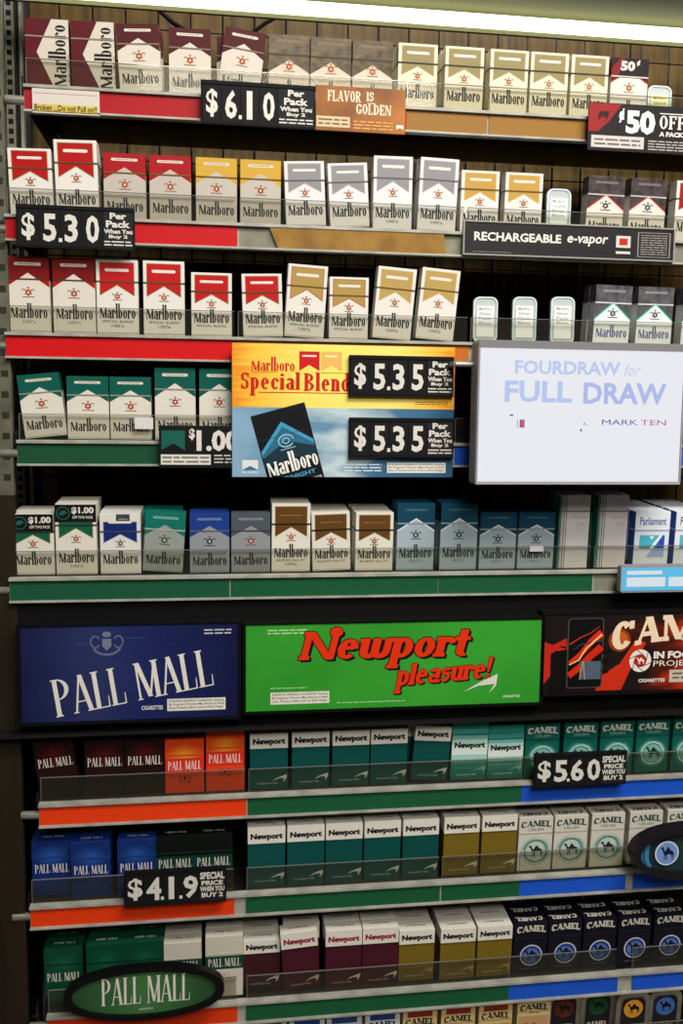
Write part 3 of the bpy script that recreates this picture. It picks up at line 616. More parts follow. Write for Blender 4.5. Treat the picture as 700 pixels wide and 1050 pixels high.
for row, L_ in PACKS.items():
    for i, (des, px, lean, nb) in enumerate(L_):
        x = xw(px, row); y0 = RECESS.get((row, i), 0)*U
        place(row, des, x, lean, y0, '%s, %s from left on the %s' % (DS[des]['desc'], ORD[i], SH[row]))
        for k in range(nb):
            bl = lean if k == 0 and abs(lean) < 3 else 0
            bd = 'smooth' if des == 'smooth_tall' and k else des
            jit = random.uniform(-.0008, .0008)
            place(row, bd, x+jit, bl, y0+(k+1)*.0228, 'pack standing %s behind the %s front pack from left on the %s' % (BW[k], ORD[i], SH[row]))

# tins on the bottom shelf
TINCOL = [('#5a2a20', 'reddish brown', '#8a3020'), ('#1c4a30', 'green', '#1c5a38'), ('#c98a2a', 'amber', '#5a4020'), ('#3a63a8', 'blue', '#3a63a8')]
TINM = noise_mat('brushed_tin', '#8a8480', '#b8b2aa', nscale=30, rough=.3, metal=.85)
def make_tin(i, x, y, label):
    col = TINCOL[i][0]
    t = thing('tobacco_tin', label, 'tin', (x, D0+y+.0013, deck(9, y)+.0004), (TILT, 0, 0), 'metal tins on the bottom shelf')
    H = .088; b = MB(); o = rrect(-.027, 0, .027, H, .016, 6)[0]; b.prism(o, .0, .0145, TINM); b.build('body', t, .0008)
    l = MB(); o = rrect(-.0275, -.0002, .0275, H+.0005, .0162, 6)[0]; l.prism(o, -.0028, .0, TINM); l.prism(rrect(-.0205, .009, .0205, H-.009, .011, 6)[0], -.0034, -.0028, mat('#2c2a2c', .3, .5)); l.build('lid', t, .0006)
    e = MB(); e.flat = True
    for P, c, k in [(disc(0, 60, 15.5, 15.5, 26), col, 0), (camel(-10, 52, 10, 69), '#141414', 1.5), (cameltext(-17, 22, 17, 34), '#c0b8a8', 1)]:
        for q in P: e.poly([(u*U, -.0036-.0001*k, v*U) for u, v in q], c)
    e.build('emblem', t, label=TINCOL[i][1]+' round emblem')
for i, px in enumerate((578, 613, 645.5, 678)):
    for k in range(4 if i > 1 else 3):
        y = k*.020 + (.012 if i < 2 else 0)
        make_tin(i, xw(px, 9), y, ('metal tin with round %s emblem on the bottom shelf' % TINCOL[i][1]) if k == 0 else 'metal tin %s behind the tin with round %s emblem on the bottom shelf' % (BW[k-1], TINCOL[i][1]))

# rounded clear row-end tags
def tagp(row, px, ytop, label, txt, warm=False, hgt=None):
    x = xw(px, row); z0 = ZD[row]+.001; zt = at(px, ytop).z
    t = thing('pack_marker', label, 'marker', (x, D0+.004, z0), (0, 0, 0), 'rounded plastic markers')
    H = zt-z0; b = MB(); b.prism(rrect(-.0175, 0, .0175, H, .009)[0], 0, .004, FROST); b.build('paddle', t)
    fr = MB()
    o = rrect(-.0175, 0, .0175, H, .009)[0]; n_ = rrect(-.0155, .002, .0155, H-.002, .0075)[0]
    for i in range(len(o)):
        j = (i+1) % len(o)
        fr.f += []
        b0 = len(fr.v)
        for (u, v) in (o[i], o[j], n_[j], n_[i]): fr.v.append((u, -.0012, v))
        for (u, v) in (o[i], o[j], n_[j], n_[i]): fr.v.append((u, -.0002, v))
        for q in ((0, 1, 2, 3), (4, 7, 6, 5), (0, 4, 5, 1), (2, 6, 7, 3)): fr.f.append([b0+k for k in q]); fr.mi.append(fr.m('#c8d8d8'))
    fr.build('rim', t)
    s = MB(); s.flat = True; s.box(-.0125, .0125, -.0006, -.0001, .008, H-.0125, '#e2dfa8' if warm else '#dfe3e3')
    hh = H/U-12.5
    for k, w_ in enumerate(txt):
        for q in fit(btext(w_, .01), -9, hh-6-6.5*k, 9, hh-2-6.5*k): s.poly([(u*U, -.0008, v*U) for u, v in q], '#8f9896' if not warm else '#7c7a48')
    s.build('paper_insert', t)
tagp(1, 676, 87, 'rounded yellowish plastic marker at right end of the top shelf', ['Marlboro', 'Gold'], True)
tagp(2, 572.5, 193, 'rounded white plastic marker between packs on the second shelf', ['Marlboro', 'Gold', 'Pack', 'Box'])
for i, px in enumerate((497.5, 537.5, 576.5)):
    tagp(3, px, 304, ['leftmost', 'middle', 'rightmost'][i]+' of three rounded plastic markers on the third shelf', ['Marlboro', 'Silver', 'Pack', 'Box'])

# ------------------------------------------------------------------ the shelves themselves
XR = .86
# strips: (x0 px, x1 px, colour); None = clear holder
STR = {
 1: (27, [(27, 415, '#a01018'), (415, 497, '#8c642a'), (499, 760, '#8c642a')]),
 2: (8, [(8, 243, '#b80c14'), (245, 475, None), (477, 760, None)]),
 3: (8, [(8, 241, '#c40c12'), (243, 478, '#b5641e'), (480, 760, None)]),
 4: (20, [(20, 240, '#164a32'), (241, 462, '#164a32'), (464, 760, '#2250b8')]),
 5: (12, [(12, 235, '#175038'), (236.5, 447, '#185434'), (448, 604, '#185434'), (606, 760, None)]),
 6: (42, [(42, 252, '#e03c12'), (254, 532, '#185434'), (532, 760, '#1b52c4')]),
 7: (33, [(33, 240, '#dc3a10'), (252, 449, '#185434'), (451, 530, '#185434'), (530, 638, '#1b52c4'), (646, 760, '#1b52c4')]),
 8: (50, [(50, 243, '#d43810'), (252, 519, '#185434'), (519, 630, '#1b52c4'), (645, 760, '#1b52c4')]),
 9: (40, [(60, 760, '#1b3f74')]),
}
TAN = noise_mat('tan_paper', '#7c5822', '#94702e', nscale=30, rough=.6)
def rail_height(row): return .034
for row, (pl, segs) in STR.items():
    z = ZD[row]; x0 = xw(pl, row)-.001; yb = .285
    lab = {1: 'dark metal gravity shelf with red and tan rail, topmost in the rack', 2: 'second shelf from the top, red rail then clear rail', 3: 'third shelf from the top with bright red front rail', 4: 'fourth shelf, green front rail above the fifth shelf',
           5: 'fifth shelf with long green rail above the lit headers', 6: 'sixth shelf with orange, green and blue rail just under the headers', 7: 'seventh shelf with orange, green and blue rail', 8: 'eighth shelf with orange, green and blue rail above tins', 9: 'lowest shelf holding cream packs and round-ended tins'}[row]
    t = thing('shelf', lab, 'shelf', (0, D0, z), (0, 0, 0), 'rack shelves')
    # sloped deck
    T = Matrix.Rotation(TILT, 4, 'X')
    b = MB(); b.box(x0, XR, -.004, yb, -.004, -.0004, DARKMETAL, T)
    b.build('deck', t)
    # wire back stop and front rail body
    r = MB(); h = rail_height(row)
    r.box(x0, XR, -.0100, -.0045, -h, 0, RAILMETAL)
    r.box(x0, XR, -.0165, -.0100, -.0045, -.0005, RAILMETAL)
    r.box(x0, XR, -.0165, -.0100, -h, -h+.0028, RAILMETAL)
    r.build('front_rail', t, .0004)
    for a, c, col in segs:
        xa, xc = max(xw(a, row), x0+.001), min(xw(c, row), XR)
        s = MB()
        if col: s.box(xa, xc, -.0122, -.0104, -h+.003, -.005, col); s.build('price_strip', t)
        e = MB(); e.box(xa, xc, -.0132, -.0124, -h+.003, -.005, CLEAR)
        if not col: e.build('rail_window', t)
        f = MB(); f.box(xa+.001, xc-.001, -.0062, -.0050, .0, .034, CLEARD if row > 5 else CLEAR); f.box(xa+.001, xc-.001, -.0066, -.0048, .0335, .0343, CLEARE); f.box(xa+.001, xa+.0018, -.0066, -.0048, 0, .0335, CLEARE)
        f.build('front_fence', t)
    # arms to the uprights
    for xx, rr in ((x0-.012, .006),):
        k = MB(); k.tube((xx-.012, -.006, -.018), (x0+.002, -.006, -.018), .0055, GREYMETAL); k.box(x0-.004, x0, -.006, yb, -.020, .012, DARKMETAL); k.build('bracket', t)
    # a thin wire divider between every front pack
    dv = MB(); xs = sorted(xw(p[1], row) for p in PACKS[row])
    for a, c in zip(xs, xs[1:]):
        if c-a < .075:
            xm = (a+c)/2; dv.box(xm-.0003, xm+.0003, .008, .26, 0, .010, DARKMETAL, T)
    dv.build('divider_fins', t)
    u = MB(); u.box(x0, XR, -.0045, .0, -.030, -.004, DARKMETAL); u.box(x0, XR, .06, .066, -.018, -.0015, DARKMETAL); u.build('stiffener', t)

# loose tan paper strip in the clear rail of the second shelf
def on_rail(px0, py0, px1, py1, Y): a, c = at(px0, py0, Y), at(px1, py1, Y); return a.x, c.x, min(a.z, c.z), max(a.z, c.z)
Y2 = D0-.0145
xa, xb, za, zb = xw(275, 2), xw(455, 2), ZD[2]-.031, ZD[2]-.003
s = MB(); s.prism([(xa, zb), (xa+.012, za), (xb, za), (xb-.004, zb)], Y2-.0008, Y2, TAN); o = s.build('paper_strip'); tag(o, 'tan paper strip slipped into the clear rail of the second shelf', 'paper strip')

# ------------------------------------------------------------------ rack frame
rk = thing('display_rack', 'dark metal display rack frame with wire back and slotted uprights', 'rack', (0, D0, 0))
for x in (at(5, 50, D0+.262).x, .99):
    up = MB()
    up.box(x, x+.013, .262, .270, 0, 2.6, GREYMETAL); up.box(x+.013, x+.021, .275, .290, 0, 2.6, DARKMETAL); up.box(x+.021, x+.026, .262, .290, 0, 2.6, GREYMETAL); up.box(x+.026, x+.033, .275, .290, 0, 2.6, DARKMETAL)
    for i in range(174): up.box(x+.003, x+.010, .2610, .2622, .05+i*.0145, .0575+i*.0145, '#16150f')
    up.build('upright', rk)
wg = MB()
z = .3
while z < 2.55: wg.tube((-.30, .292, z), (.99, .292, z), .0011, DARKMETAL, 6); z += .0508
x = -.292
while x < .99: wg.tube((x, .295, .3), (x, .295, 2.55), .0016, DARKMETAL, 6); x += .0508
wg.build('wire_back', rk)
ft = MB(); ft.box(xw(17, 6)-.02, XR+.14, .01, .30, 0, .08, DARKMETAL); ft.build('plinth', rk)
# black header beam behind the three header signs
hb = MB()
zt, zb = at(300, 612).z, at(300, 740).z
hb.box(xw(17, 6)-.02, XR, -.0075, .004, zb, zt-.002, '#0d0d0d')
hb.box(xw(17, 6)-.02, XR, -.03, .0, zb, zb+.004, '#1a1a19')
hb.build('header_beam', rk)
ed = MB(); ed.box(xw(17, 6)-.02, xw(17, 6)-.012, -.005, .26, zb-.5, zt, DARKMETAL); ed.build('end_plate', rk)

# ------------------------------------------------------------------ room
wood = noise_mat('wood_panelling', '#3c2c0c', '#6c521c', scale=(26, 26, 1.5), nscale=3.2, rough=.5, bump=.1, lo=.3, hi=.7)
b = MB(); b.box(-1.2, 2.4, D0+.335, D0+.36, 0, 3.2, wood); struct('wall_back', b)
b = MB(); b.box(-1.2, 2.4, -2.6, D0+.36, -.02, 0, noise_mat('floor_tile', '#6a655a', '#8a8478', nscale=8, rough=.5)); struct('floor', b)
b = MB(); b.box(-1.2, 2.4, -2.6, D0+.36, 3.2, 3.23, '#b8b4a6'); struct('ceiling', b)
# left side wall: grey perforated sheet above, brown board below
xl = at(7, 250, D0-.01).x; zs = at(5, 508, D0-.01).z
b = MB(); b.box(xl-.35, xl, D0-.008, D0+.004, zs, 3.2, noise_mat('grey_side_sheet', '#4b4a3e', '#626152', nscale=25, rough=.6))
b.box(xl-.35, xl, D0-.008, D0+.004, 0, zs-.001, noise_mat('brown_side_board', '#191309', '#241b0f', scale=(8, 8, 1), nscale=6, rough=.7))
for i in range(28): b.box(xl-.012, xl-.003, D0-.0086, D0-.008, zs+.02+i*.027, zs+.028+i*.027, '#2c2b22')
struct('wall_left', b)

# canopy with fluorescent tube
YT = D0+.15
a1 = at(465, 19.5, YT)
cn = thing('light_canopy', 'pale metal canopy with glowing fluorescent tube above the top shelf', 'light fixture', (0, 0, a1.z))
c_ = MB(); c_.box(-.40, 1.1, D0+.005, YT+.022, .018, .034, mat('#77755a', .5)); c_.box(-.40, 1.1, YT+.016, YT+.022, -.010, .018, mat('#77755a', .5)); c_.build('reflector', cn)
tb = MB(); tb.tube((-.36, YT, 0), (1.06, YT, 0), .0098, mat('#fcffdc', .5, 0, 3.2), 14); tb.build('fluorescent_tube', cn)
for x in (-.372, 1.06):
    e = MB(); e.tube((x, YT, 0), (x+.012, YT, 0), .0100, '#d0d0c8'); e.build('end_socket', cn)
lp = area('fluorescent_tube_light', (.35, YT-.012, a1.z-.012), (.35, YT-.14, a1.z-.6), 1.4, .02, .8, (1, .97, .80))

# black cable drooping over the wall
cb = MB()
pts = [at(140, -14, D0+.26), at(160, 8, D0+.26), at(178, 24, D0+.26), at(190, 31, D0+.26)]
for a, c in zip(pts, pts[1:]): cb.tube(a, c, .0035, '#0c0c0c', 8)
o = cb.build('power_cable'); tag(o, 'thick black cable hanging across the wood panel at upper left', 'cable')
cb = MB(); pts = [at(228, 62, D0+.26), at(250, 40, D0+.26), at(272, 24, D0+.26), at(290, 14, D0+.26), at(300, 4, D0+.26)]
for a, c in zip(pts, pts[1:]): cb.tube(a, c, .003, '#0c0c0c', 8)
o = cb.build('power_cable'); tag(o, 'black cable rising behind the crinkled brown packs', 'cable')
cb = MB(); pts = [at(648, -4, D0+.26), at(646, 60, D0+.26), at(650, 75, D0+.26), at(649, 130, D0+.26)]
for a, c in zip(pts, pts[1:]): cb.tube(a, c, .0016, '#0c0c0c', 8)
o = cb.build('power_cable'); tag(o, 'thin black cord hanging beside the rounded yellowish marker', 'cable')

# ------------------------------------------------------------------ signs
def rect_of(q, Y):
    tl, tr, br, bl = [at(p[0], p[1], Y) for p in q]
    return (tl.x+bl.x)/2, (tr.x+br.x)/2, (bl.z+br.z)/2, (tl.z+tr.z)/2
def board(name, label, cat, q, Y, base, arts, thick=.003, frame=None, group=None, bev=.0004, roll=None, basename='panel', frame_t=.0025):
    """arts(w, h) -> list in millimetres, origin lower left"""
    x0, x1, z0, z1 = rect_of(q, Y); w_, h_ = (x1-x0)/U, (z1-z0)/U
    t = thing(name, label, cat, (x0, Y, z0), (0, 0, 0), group)
    p = MB(); p.box(0, x1-x0, 0, thick, 0, z1-z0, base); p.build(basename, t, bev)
    for nm, A in arts(w_, h_):
        m = MB(); m.flat = True
        for P, c, l in A:
            for i, g in enumerate(P): m.poly([(u*U, -(.08+.07*l+.0025*(i % 20))*U, v*U) for u, v in g], c)
        m.build(nm, t)
    if frame:
        f = MB(); W, H, k, d = x1-x0, z1-z0, frame_t, thick+.001
        f.box(-k, W+k, -.0015, d, H, H+k, frame); f.box(-k, W+k, -.0015, d, -k, 0, frame); f.box(-k, 0, -.0015, d, 0, H, frame); f.box(W, W+k, -.0015, d, 0, H, frame)
        f.build('frame', t, .0003)
    return t
DIG = '#cfccc4'
def price(q, digits, label, info, Y=D0-.028, frac=.66, wide=0, group='black price signs with flip digits', ft=None):
    x0, x1, z0, z1 = rect_of(q, Y); W, H = (x1-x0)/U, (z1-z0)/U
    t = thing('price_sign', label, 'price sign', (x0, Y, z0), (0, 0, 0), group)
    b = MB(); b.box(0, x1-x0, 0, .004, 0, z1-z0, mat('#141416', .6, 0, 0, .08)); b.box(0, x1-x0, -.002, 0, (H-5)*U, H*U, mat('#141416', .6, 0, 0, .08)); b.box(0, x1-x0, -.002, 0, 0, 2*U, mat('#141416', .6, 0, 0, .08)); b.build('holder', t, .0004)
    h = MB(); h.box(W*.3*U, W*.34*U, .004, abs(Y-(D0-.0165)), (H*.6)*U, (H*.66)*U, DARKMETAL); h.box(W*.66*U, W*.70*U, .004, abs(Y-(D0-.0165)), (H*.6)*U, (H*.66)*U, DARKMETAL); h.build('clip', t)
    n = len(digits); tw = W*frac/n
    for i, dch in enumerate(digits):
        m = MB(); m.flat = True
        xa = 2+i*tw
        m.box(xa*U, (xa+tw-1)*U, -.0012, -.0001, 2.6*U, (H-5.6)*U, mat('#19191b', .6, 0, 0, .08))
        s = dch.replace('.', '')
        a, c = xa+tw*(.18-wide/2), xa+tw*(.80+wide)
        if i == 0: y0, y1 = H*.17, H*.80
        else: y0, y1 = H*.15, H*.80
        if s == '1': a, c = xa+tw*.32, xa+tw*.62
        P = fit(btext(s, .028), a, y0, c, y1)
        if '.' in dch: P += rc(xa-tw*.10, y0, xa+tw*.06, y0+H*.09)
        for g in P: m.poly([(u*U, -.00145, v*U) for u, v in g], DIG)
        m.build('digit_tile', t)
    m = MB(); m.flat = True; xa = 2+n*tw; xb_ = W-2
    m.box(xa*U, xb_*U, -.0012, -.0001, 2.6*U, (H-5.6)*U, mat('#232326', .6, 0, 0, .08))
    hh = H-9; y = H-6.5
    for s, f in info:
        k = hh*f; wd = min((xb_-xa-1.5), k*.75*len(s)*.95); cx = (xa+xb_)/2
        P = fit(btext(s, .04), cx-wd/2, y-k*.82, cx+wd/2, y) if s != '-' else lines(xa+1, y-k, xb_-1, y, 2)
        for g in P: m.poly([(u*U, -.00145, v*U) for u, v in g], DIG)
        y -= k
    m.build('info_tile', t)
    return t
PER = [('Per', .22), ('Pack', .24), ('When You', .16), ('Buy 2', .15), ('-', .18)]
SPC = [('SPECIAL', .30), ('PRICE', .2), ('WHEN YOU', .22), ('BUY 2', .2)]
price([(206, 83), (323, 87.5), (323, 133), (206, 127.5)], ['$', '6', '.1', '0'], 'black price sign reading $6.10 clipped to the top shelf', PER, frac=.66)
price([(17, 210), (138, 213), (138, 257), (16, 254)], ['$', '5', '.3', '0'], 'black price sign reading $5.30 at left of the second shelf', PER, frac=.72)
price([(357.5, 366), (465, 364), (465, 406), (358, 407)], ['$', '5', '.3', '5'], 'upper black $5.35 price sign over yellow half of the promotional sign', PER, frac=.73, Y=D0-.036)
price([(357.5, 429), (465, 428), (465, 469), (358, 470)], ['$', '5', '.3', '5'], 'lower black $5.35 price sign over blue half of the promotional sign', PER, frac=.73, Y=D0-.036)
price([(547, 773), (642, 770), (642, 804), (548, 807)], ['$', '5', '.6', '0'], 'black price sign reading $5.60 on blue strip of the sixth shelf', SPC, frac=.71, wide=.12)
price([(127, 893), (232, 889), (232, 923), (127.5, 930)], ['$', '4', '.1', '.9'], 'black price sign reading $4.19 on orange strip of the seventh shelf', SPC, frac=.72, wide=.12)

# $1.00 off sign
def a_dollar(W, H):
    L_ = [(rc(W*.03, H*.42, W*.31, H*.88), '#13584a', 1), (npoly([(W*.03, H*.42), (W*.17, H*.58), (W*.31, H*.42)]), '#101012', 2), (rc(W*.02, H*.08, W*.62, H*.32), '#cfccc4', 1), (lines(W*.04, H*.10, W*.6, H*.30, 2), '#6a6660', 2),
          (fit(btext('$', .04), W*.36, H*.66, W*.43, H*.93), DIG, 2), (fit(btext('1.00', .04), W*.45, H*.40, W*.97, H*.90), DIG, 2), (lines(W*.66, H*.1, W*.95, H*.34, 3), '#b8b4ac', 2)]
    return [('lettering', L_)]
board('price_sign', 'black one-dollar-off sign with green flag, beside the fourth shelf\'s tall packs', 'price sign', [(163, 436), (248, 437), (248, 480), (163, 480)], D0-.028, '#101013', a_dollar)

# large yellow and blue promotional sign
YEL = grad_mat('yellow_print', [(0, '#dc8a20'), (.1, '#eeb83a'), (.35, '#f2d868'), (.75, '#f2dc74'), (.92, '#eab034'), (1, '#dc8c24')], 'X', noise=.35, nscale=2.5, nstretch=(1, 1, 5))
BLU = grad_mat('blue_cloud_print', [(0, '#7fa3bd'), (.3, '#5b88a8'), (.5, '#b9ccd2'), (.7, '#3f6e92'), (1, '#22506f')], 'X', noise=1.1, nscale=2.2)
def a_blend(W, H):
    g = []
    g.append((shift(fit(stext('Marlboro', 'marl'), W*.085, H*.795, W*.275, H*.90), 0, 0), '#c01c14', 2))
    g.append((fit(stext('Special', 'blend'), W*.04, H*.61, W*.30, H*.79), '#c01c14', 2)); g.append((fit(stext('Blend', 'blend'), W*.315, H*.65, W*.523, H*.79), '#c01c14', 2))
    g += [(rc(W*.085, H*.785, W*.20, H*.789), '#b8401c', 2), (rc(W*.39, H*.785, W*.54, H*.789), '#8a501c', 2), (rc(W*.115, H*.633, W*.54, H*.64), '#c01c14', 2)]
    def fl(x0, x1, y0, y1, n, c): return [(npoly([(x0, y0), (x0, y1), (x1, y1), (x1, y0), ((x0+x1)/2, n)]), c, 2)]
    g += fl(W*.295, W*.385, H*.80, H*.945, H*.845, '#c0181a') + fl(W*.392, W*.485, H*.80, H*.945, H*.845, '#dfae5c') + [(rc(W*.308, H*.905, W*.372, H*.918), '#e0d0c0', 3), (rc(W*.41, H*.905, W*.465, H*.918), '#efe0b8', 3)]
    # printed pack
    w0, h0 = W*.247, H*.64; an = math.radians(15.5)
    ox, oy = W*.081+h0*math.sin(an), H*.455-h0*math.cos(an)
    pk = lambda P: [q for q in (clip(g, .6, 1) for g in shift(rot(P, 15.5, 0, 0), ox, oy)) if q]
    S = [(pk(rc(0, 0, w0, h0)), '#0d0f14', 2), (pk([[(w0*.02, h0*.40), (w0*.02, h0*.56), (w0*.5, h0*.85), (w0*.98, h0*.56), (w0*.98, h0*.40), (w0*.5, h0*.40)]]), '#3f93b8', 3), (pk([[(w0*.02, h0*.40), (w0*.02, h0*.51), (w0*.5, h0*.79), (w0*.98, h0*.51), (w0*.98, h0*.40), (w0*.5, h0*.40)]]), '#2a6482', 3.5), (pk([[(w0*.02, h0*.02), (w0*.02, h0*.48), (w0*.5, h0*.62), (w0*.98, h0*.48), (w0*.98, h0*.02)]]), '#17303e', 4), (pk([[(w0*.02, h0*.02), (w0*.02, h0*.36), (w0*.5, h0*.42), (w0*.98, h0*.36), (w0*.98, h0*.02)]]), '#0f1318', 4.4),
         (pk(ring(w0*.5, h0*.62, w0*.15, h0*.08, w0*.025, h0*.02, 0, 320) + ring(w0*.5, h0*.62, w0*.07, h0*.04, w0*.02, h0*.015) + rc(w0*.36, h0*.52, w0*.64, h0*.53)), '#7fb4c8', 5), (pk(fit(stext('Marlboro', 'marl'), w0*.05, h0*.25, w0*.97, h0*.49)), '#e4e4e2', 5.5), (pk(fit(btext('MIDNIGHT', .02), w0*.14, h0*.165, w0*.88, h0*.215)), '#3fa0c0', 5.5), (pk(fit(btext('FINE MENTHOL FLAVOR', .02), w0*.2, h0*.09, w0*.97, h0*.125)), '#c0c4c4', 5.5), (pk(rc(0, h0*.69, w0, h0*.695)), '#2a3440', 5)]
    T = [(rc(W*.045, H*.055, W*.115, H*.13), '#d4d8d8', 2), (npoly([(W*.045, H*.055), (W*.08, H*.085), (W*.115, H*.055)]), '#2f6f92', 3), (fit(btext('BLEND', .03), W*.045, H*.03, W*.115, H*.045), '#d8d8d8', 2),
         (lines(W*.50, H*.04, W*.67, H*.11, 3), '#c8d4d8', 2), (lines(W*.80, H*.50, W*.98, H*.60, 2) if False else lines(W*.82, H*.555, W*.97, H*.585, 2), '#6a4a18', 2)]
    return [('picture', S), ('lettering', g), ('fine_print', T[:3]), ('fine_print', T[3:4]), ('fine_print', T[4:]), ('warning_label', warning(W*.695, H*.035, W*.965, H*.115))]
x0, x1, z0, z1 = rect_of([(237, 352), (466, 355), (465, 488), (238, 491)], D0-.030)
t = board('promotional_sign', 'large yellow-over-blue sign picturing a black pack, beside the $5.35 signs', 'sign', [(237, 352), (466, 355), (465, 488), (238, 491)], D0-.030, '#151515', a_blend, thick=.003)
p = MB(); p.box(.0005, (x1-x0)-.0005, -.00008, 0, (z1-z0)*.525, (z1-z0)-.0005, YEL); p.build('yellow_print', t, label='yellow upper half')
p = MB(); p.box(.0005, (x1-x0)-.0005, -.00008, 0, .0005, (z1-z0)*.525, BLU); p.build('blue_print', t, label='cloudy blue lower half')

# flavour sign, top shelf
ORG = noise_mat('amber_print', '#5a3010', '#a8661c', nscale=14, lo=.3, hi=.7)
def a_flavor(W, H):
    g = [(fit(stext('FLAVOR', 'slab'), W*.13, H*.66, W*.50, H*.90), '#e4d8c0', 2), (fit(stext('IS', 'slab'), W*.56, H*.70, W*.64, H*.90), '#e4d8c0', 2), (fit(stext('GOLDEN', 'slab'), W*.45, H*.40, W*.84, H*.63), '#e4d8c0', 2),
         (rc(W*.57, H*.645, W*.66, H*.66), '#e4d8c0', 2), (lines(W*.42, H*.05, W*.86, H*.27, 3), '#d09a58', 2), (npoly([(W*.9, H*.1), (W*.9, H*.2), (W*.98, H*.2), (W*.98, H*.1), (W*.94, H*.14)]), '#e0d8c8', 2)]
    return [('lettering', g), ('warning_label', [(rc(W*.01, H*.08, W*.38, H*.32), '#c8b490', 2), (lines(W*.03, H*.11, W*.36, H*.29, 2), '#6a543a', 3)])]
board('promotional_sign', 'small amber sign about golden flavor beside the $6.10 price sign', 'sign', [(323.5, 88), (416, 91), (415, 137.5), (323.5, 133.5)], D0-.028, ORG, a_flavor)
# 50 cents off
def a_fifty(W, H):
    g = [(fit(btext('¢', .05), W*.28, H*.60, W*.33, H*.90), '#d6d0cc', 2), (fit(btext('50', .05), W*.345, H*.38, W*.62, H*.88), '#dcd8d4', 2), (fit(stext('OFF', 'slab'), W*.66, H*.52, W*.90, H*.80), '#d6d0cc', 2), (fit(btext('A PACK', .05), W*.66, H*.36, W*.89, H*.46), '#d6d0cc', 2), (rc(W*.66, H*.83, W*.90, H*.85), '#d6d0cc', 2)]
    g.append((npoly([(0, H*.40), (0, H*.98), (W*.30, H*.98), (W*.19, H*.62), (W*.09, H*.40)]), '#8a1c1e', 1)); g.append((npoly([(W*.08, H*.62), (W*.10, H*.82), (W*.19, H*.82), (W*.17, H*.66), (W*.13, H*.72)]), '#2a1214', 2))
    f = [(rc(W*.03, H*.07, W*.52, H*.32), '#bdb6b4', 2), (lines(W*.06, H*.10, W*.49, H*.28, 2), '#5c5454', 3), (lines(W*.56, H*.05, W*1.0, H*.28, 4), '#a8a4a2', 2)]
    return [('lettering', g), ('warning_label', f[:2]), ('fine_print', f[2:])]
board('promotional_sign', 'black sign with red corner offering 50 cents off, right end of top shelf', 'sign', [(604, 105), (713, 110), (712, 161), (602, 152)], D0-.028, '#1c181a', a_fifty)
# broken sticker
def a_broken(W, H):
    return [('lettering', [(rc(W*.02, H*.08, W*.97, H*.36), '#c8b04a', 1), (fit(btext('Broken ...Do not Pull on!!', .02), W*.03, H*.10, W*.96, H*.36), '#2c2418', 2), (rc(W*.03, H*.80, W*.97, H*.83), '#b88a8a', 1)])]
board('paper_label', 'white paper label marked broken, do not pull, on red strip of top shelf', 'label', [(33, 90), (102, 94), (102, 118), (33, 116)], D0-.0165, '#c9c3ba', a_broken, thick=.0006, bev=0)
# e-vapor
def a_vapor(W, H):
    g = [(fit(btext('RECHARGEABLE', .03), W*.045, H*.42, W*.455, H*.70), '#d8d4cc', 2), (xf(fit(btext('e-vapor', .02), W*.48, H*.36, W*.675, H*.68), lambda x, y: (x+.2*(y-H*.42), y)), '#d8d4cc', 2),
         (rc(W*.72, H*.36, W*.79, H*.74), '#c8c4bc', 2), (rc(W*.735, H*.44, W*.775, H*.66), '#b8241c', 3), (rc(W*.72, H*.16, W*.79, H*.24), '#c8c4bc', 2)]
    f = [(rc(W*.825, H*.08, W*.985, H*.88), '#8f8c88', 1), (rc(W*.83, H*.10, W*.98, H*.86), '#262426', 2), (lines(W*.84, H*.14, W*.97, H*.82, 9), '#8a8684', 3), (lines(W*.04, H*.05, W*.22, H*.09, 1), '#8a8684', 2)]
    return [('lettering', g), ('fine_print', f)]
board('promotional_sign', 'long black rechargeable e-vapor sign at right of the second shelf', 'sign', [(476, 229), (690, 234), (690, 266), (476, 261)], D0-.0165-.0045, '#242224', a_vapor, frame=mat('#8f8f88', .4), frame_t=.002)
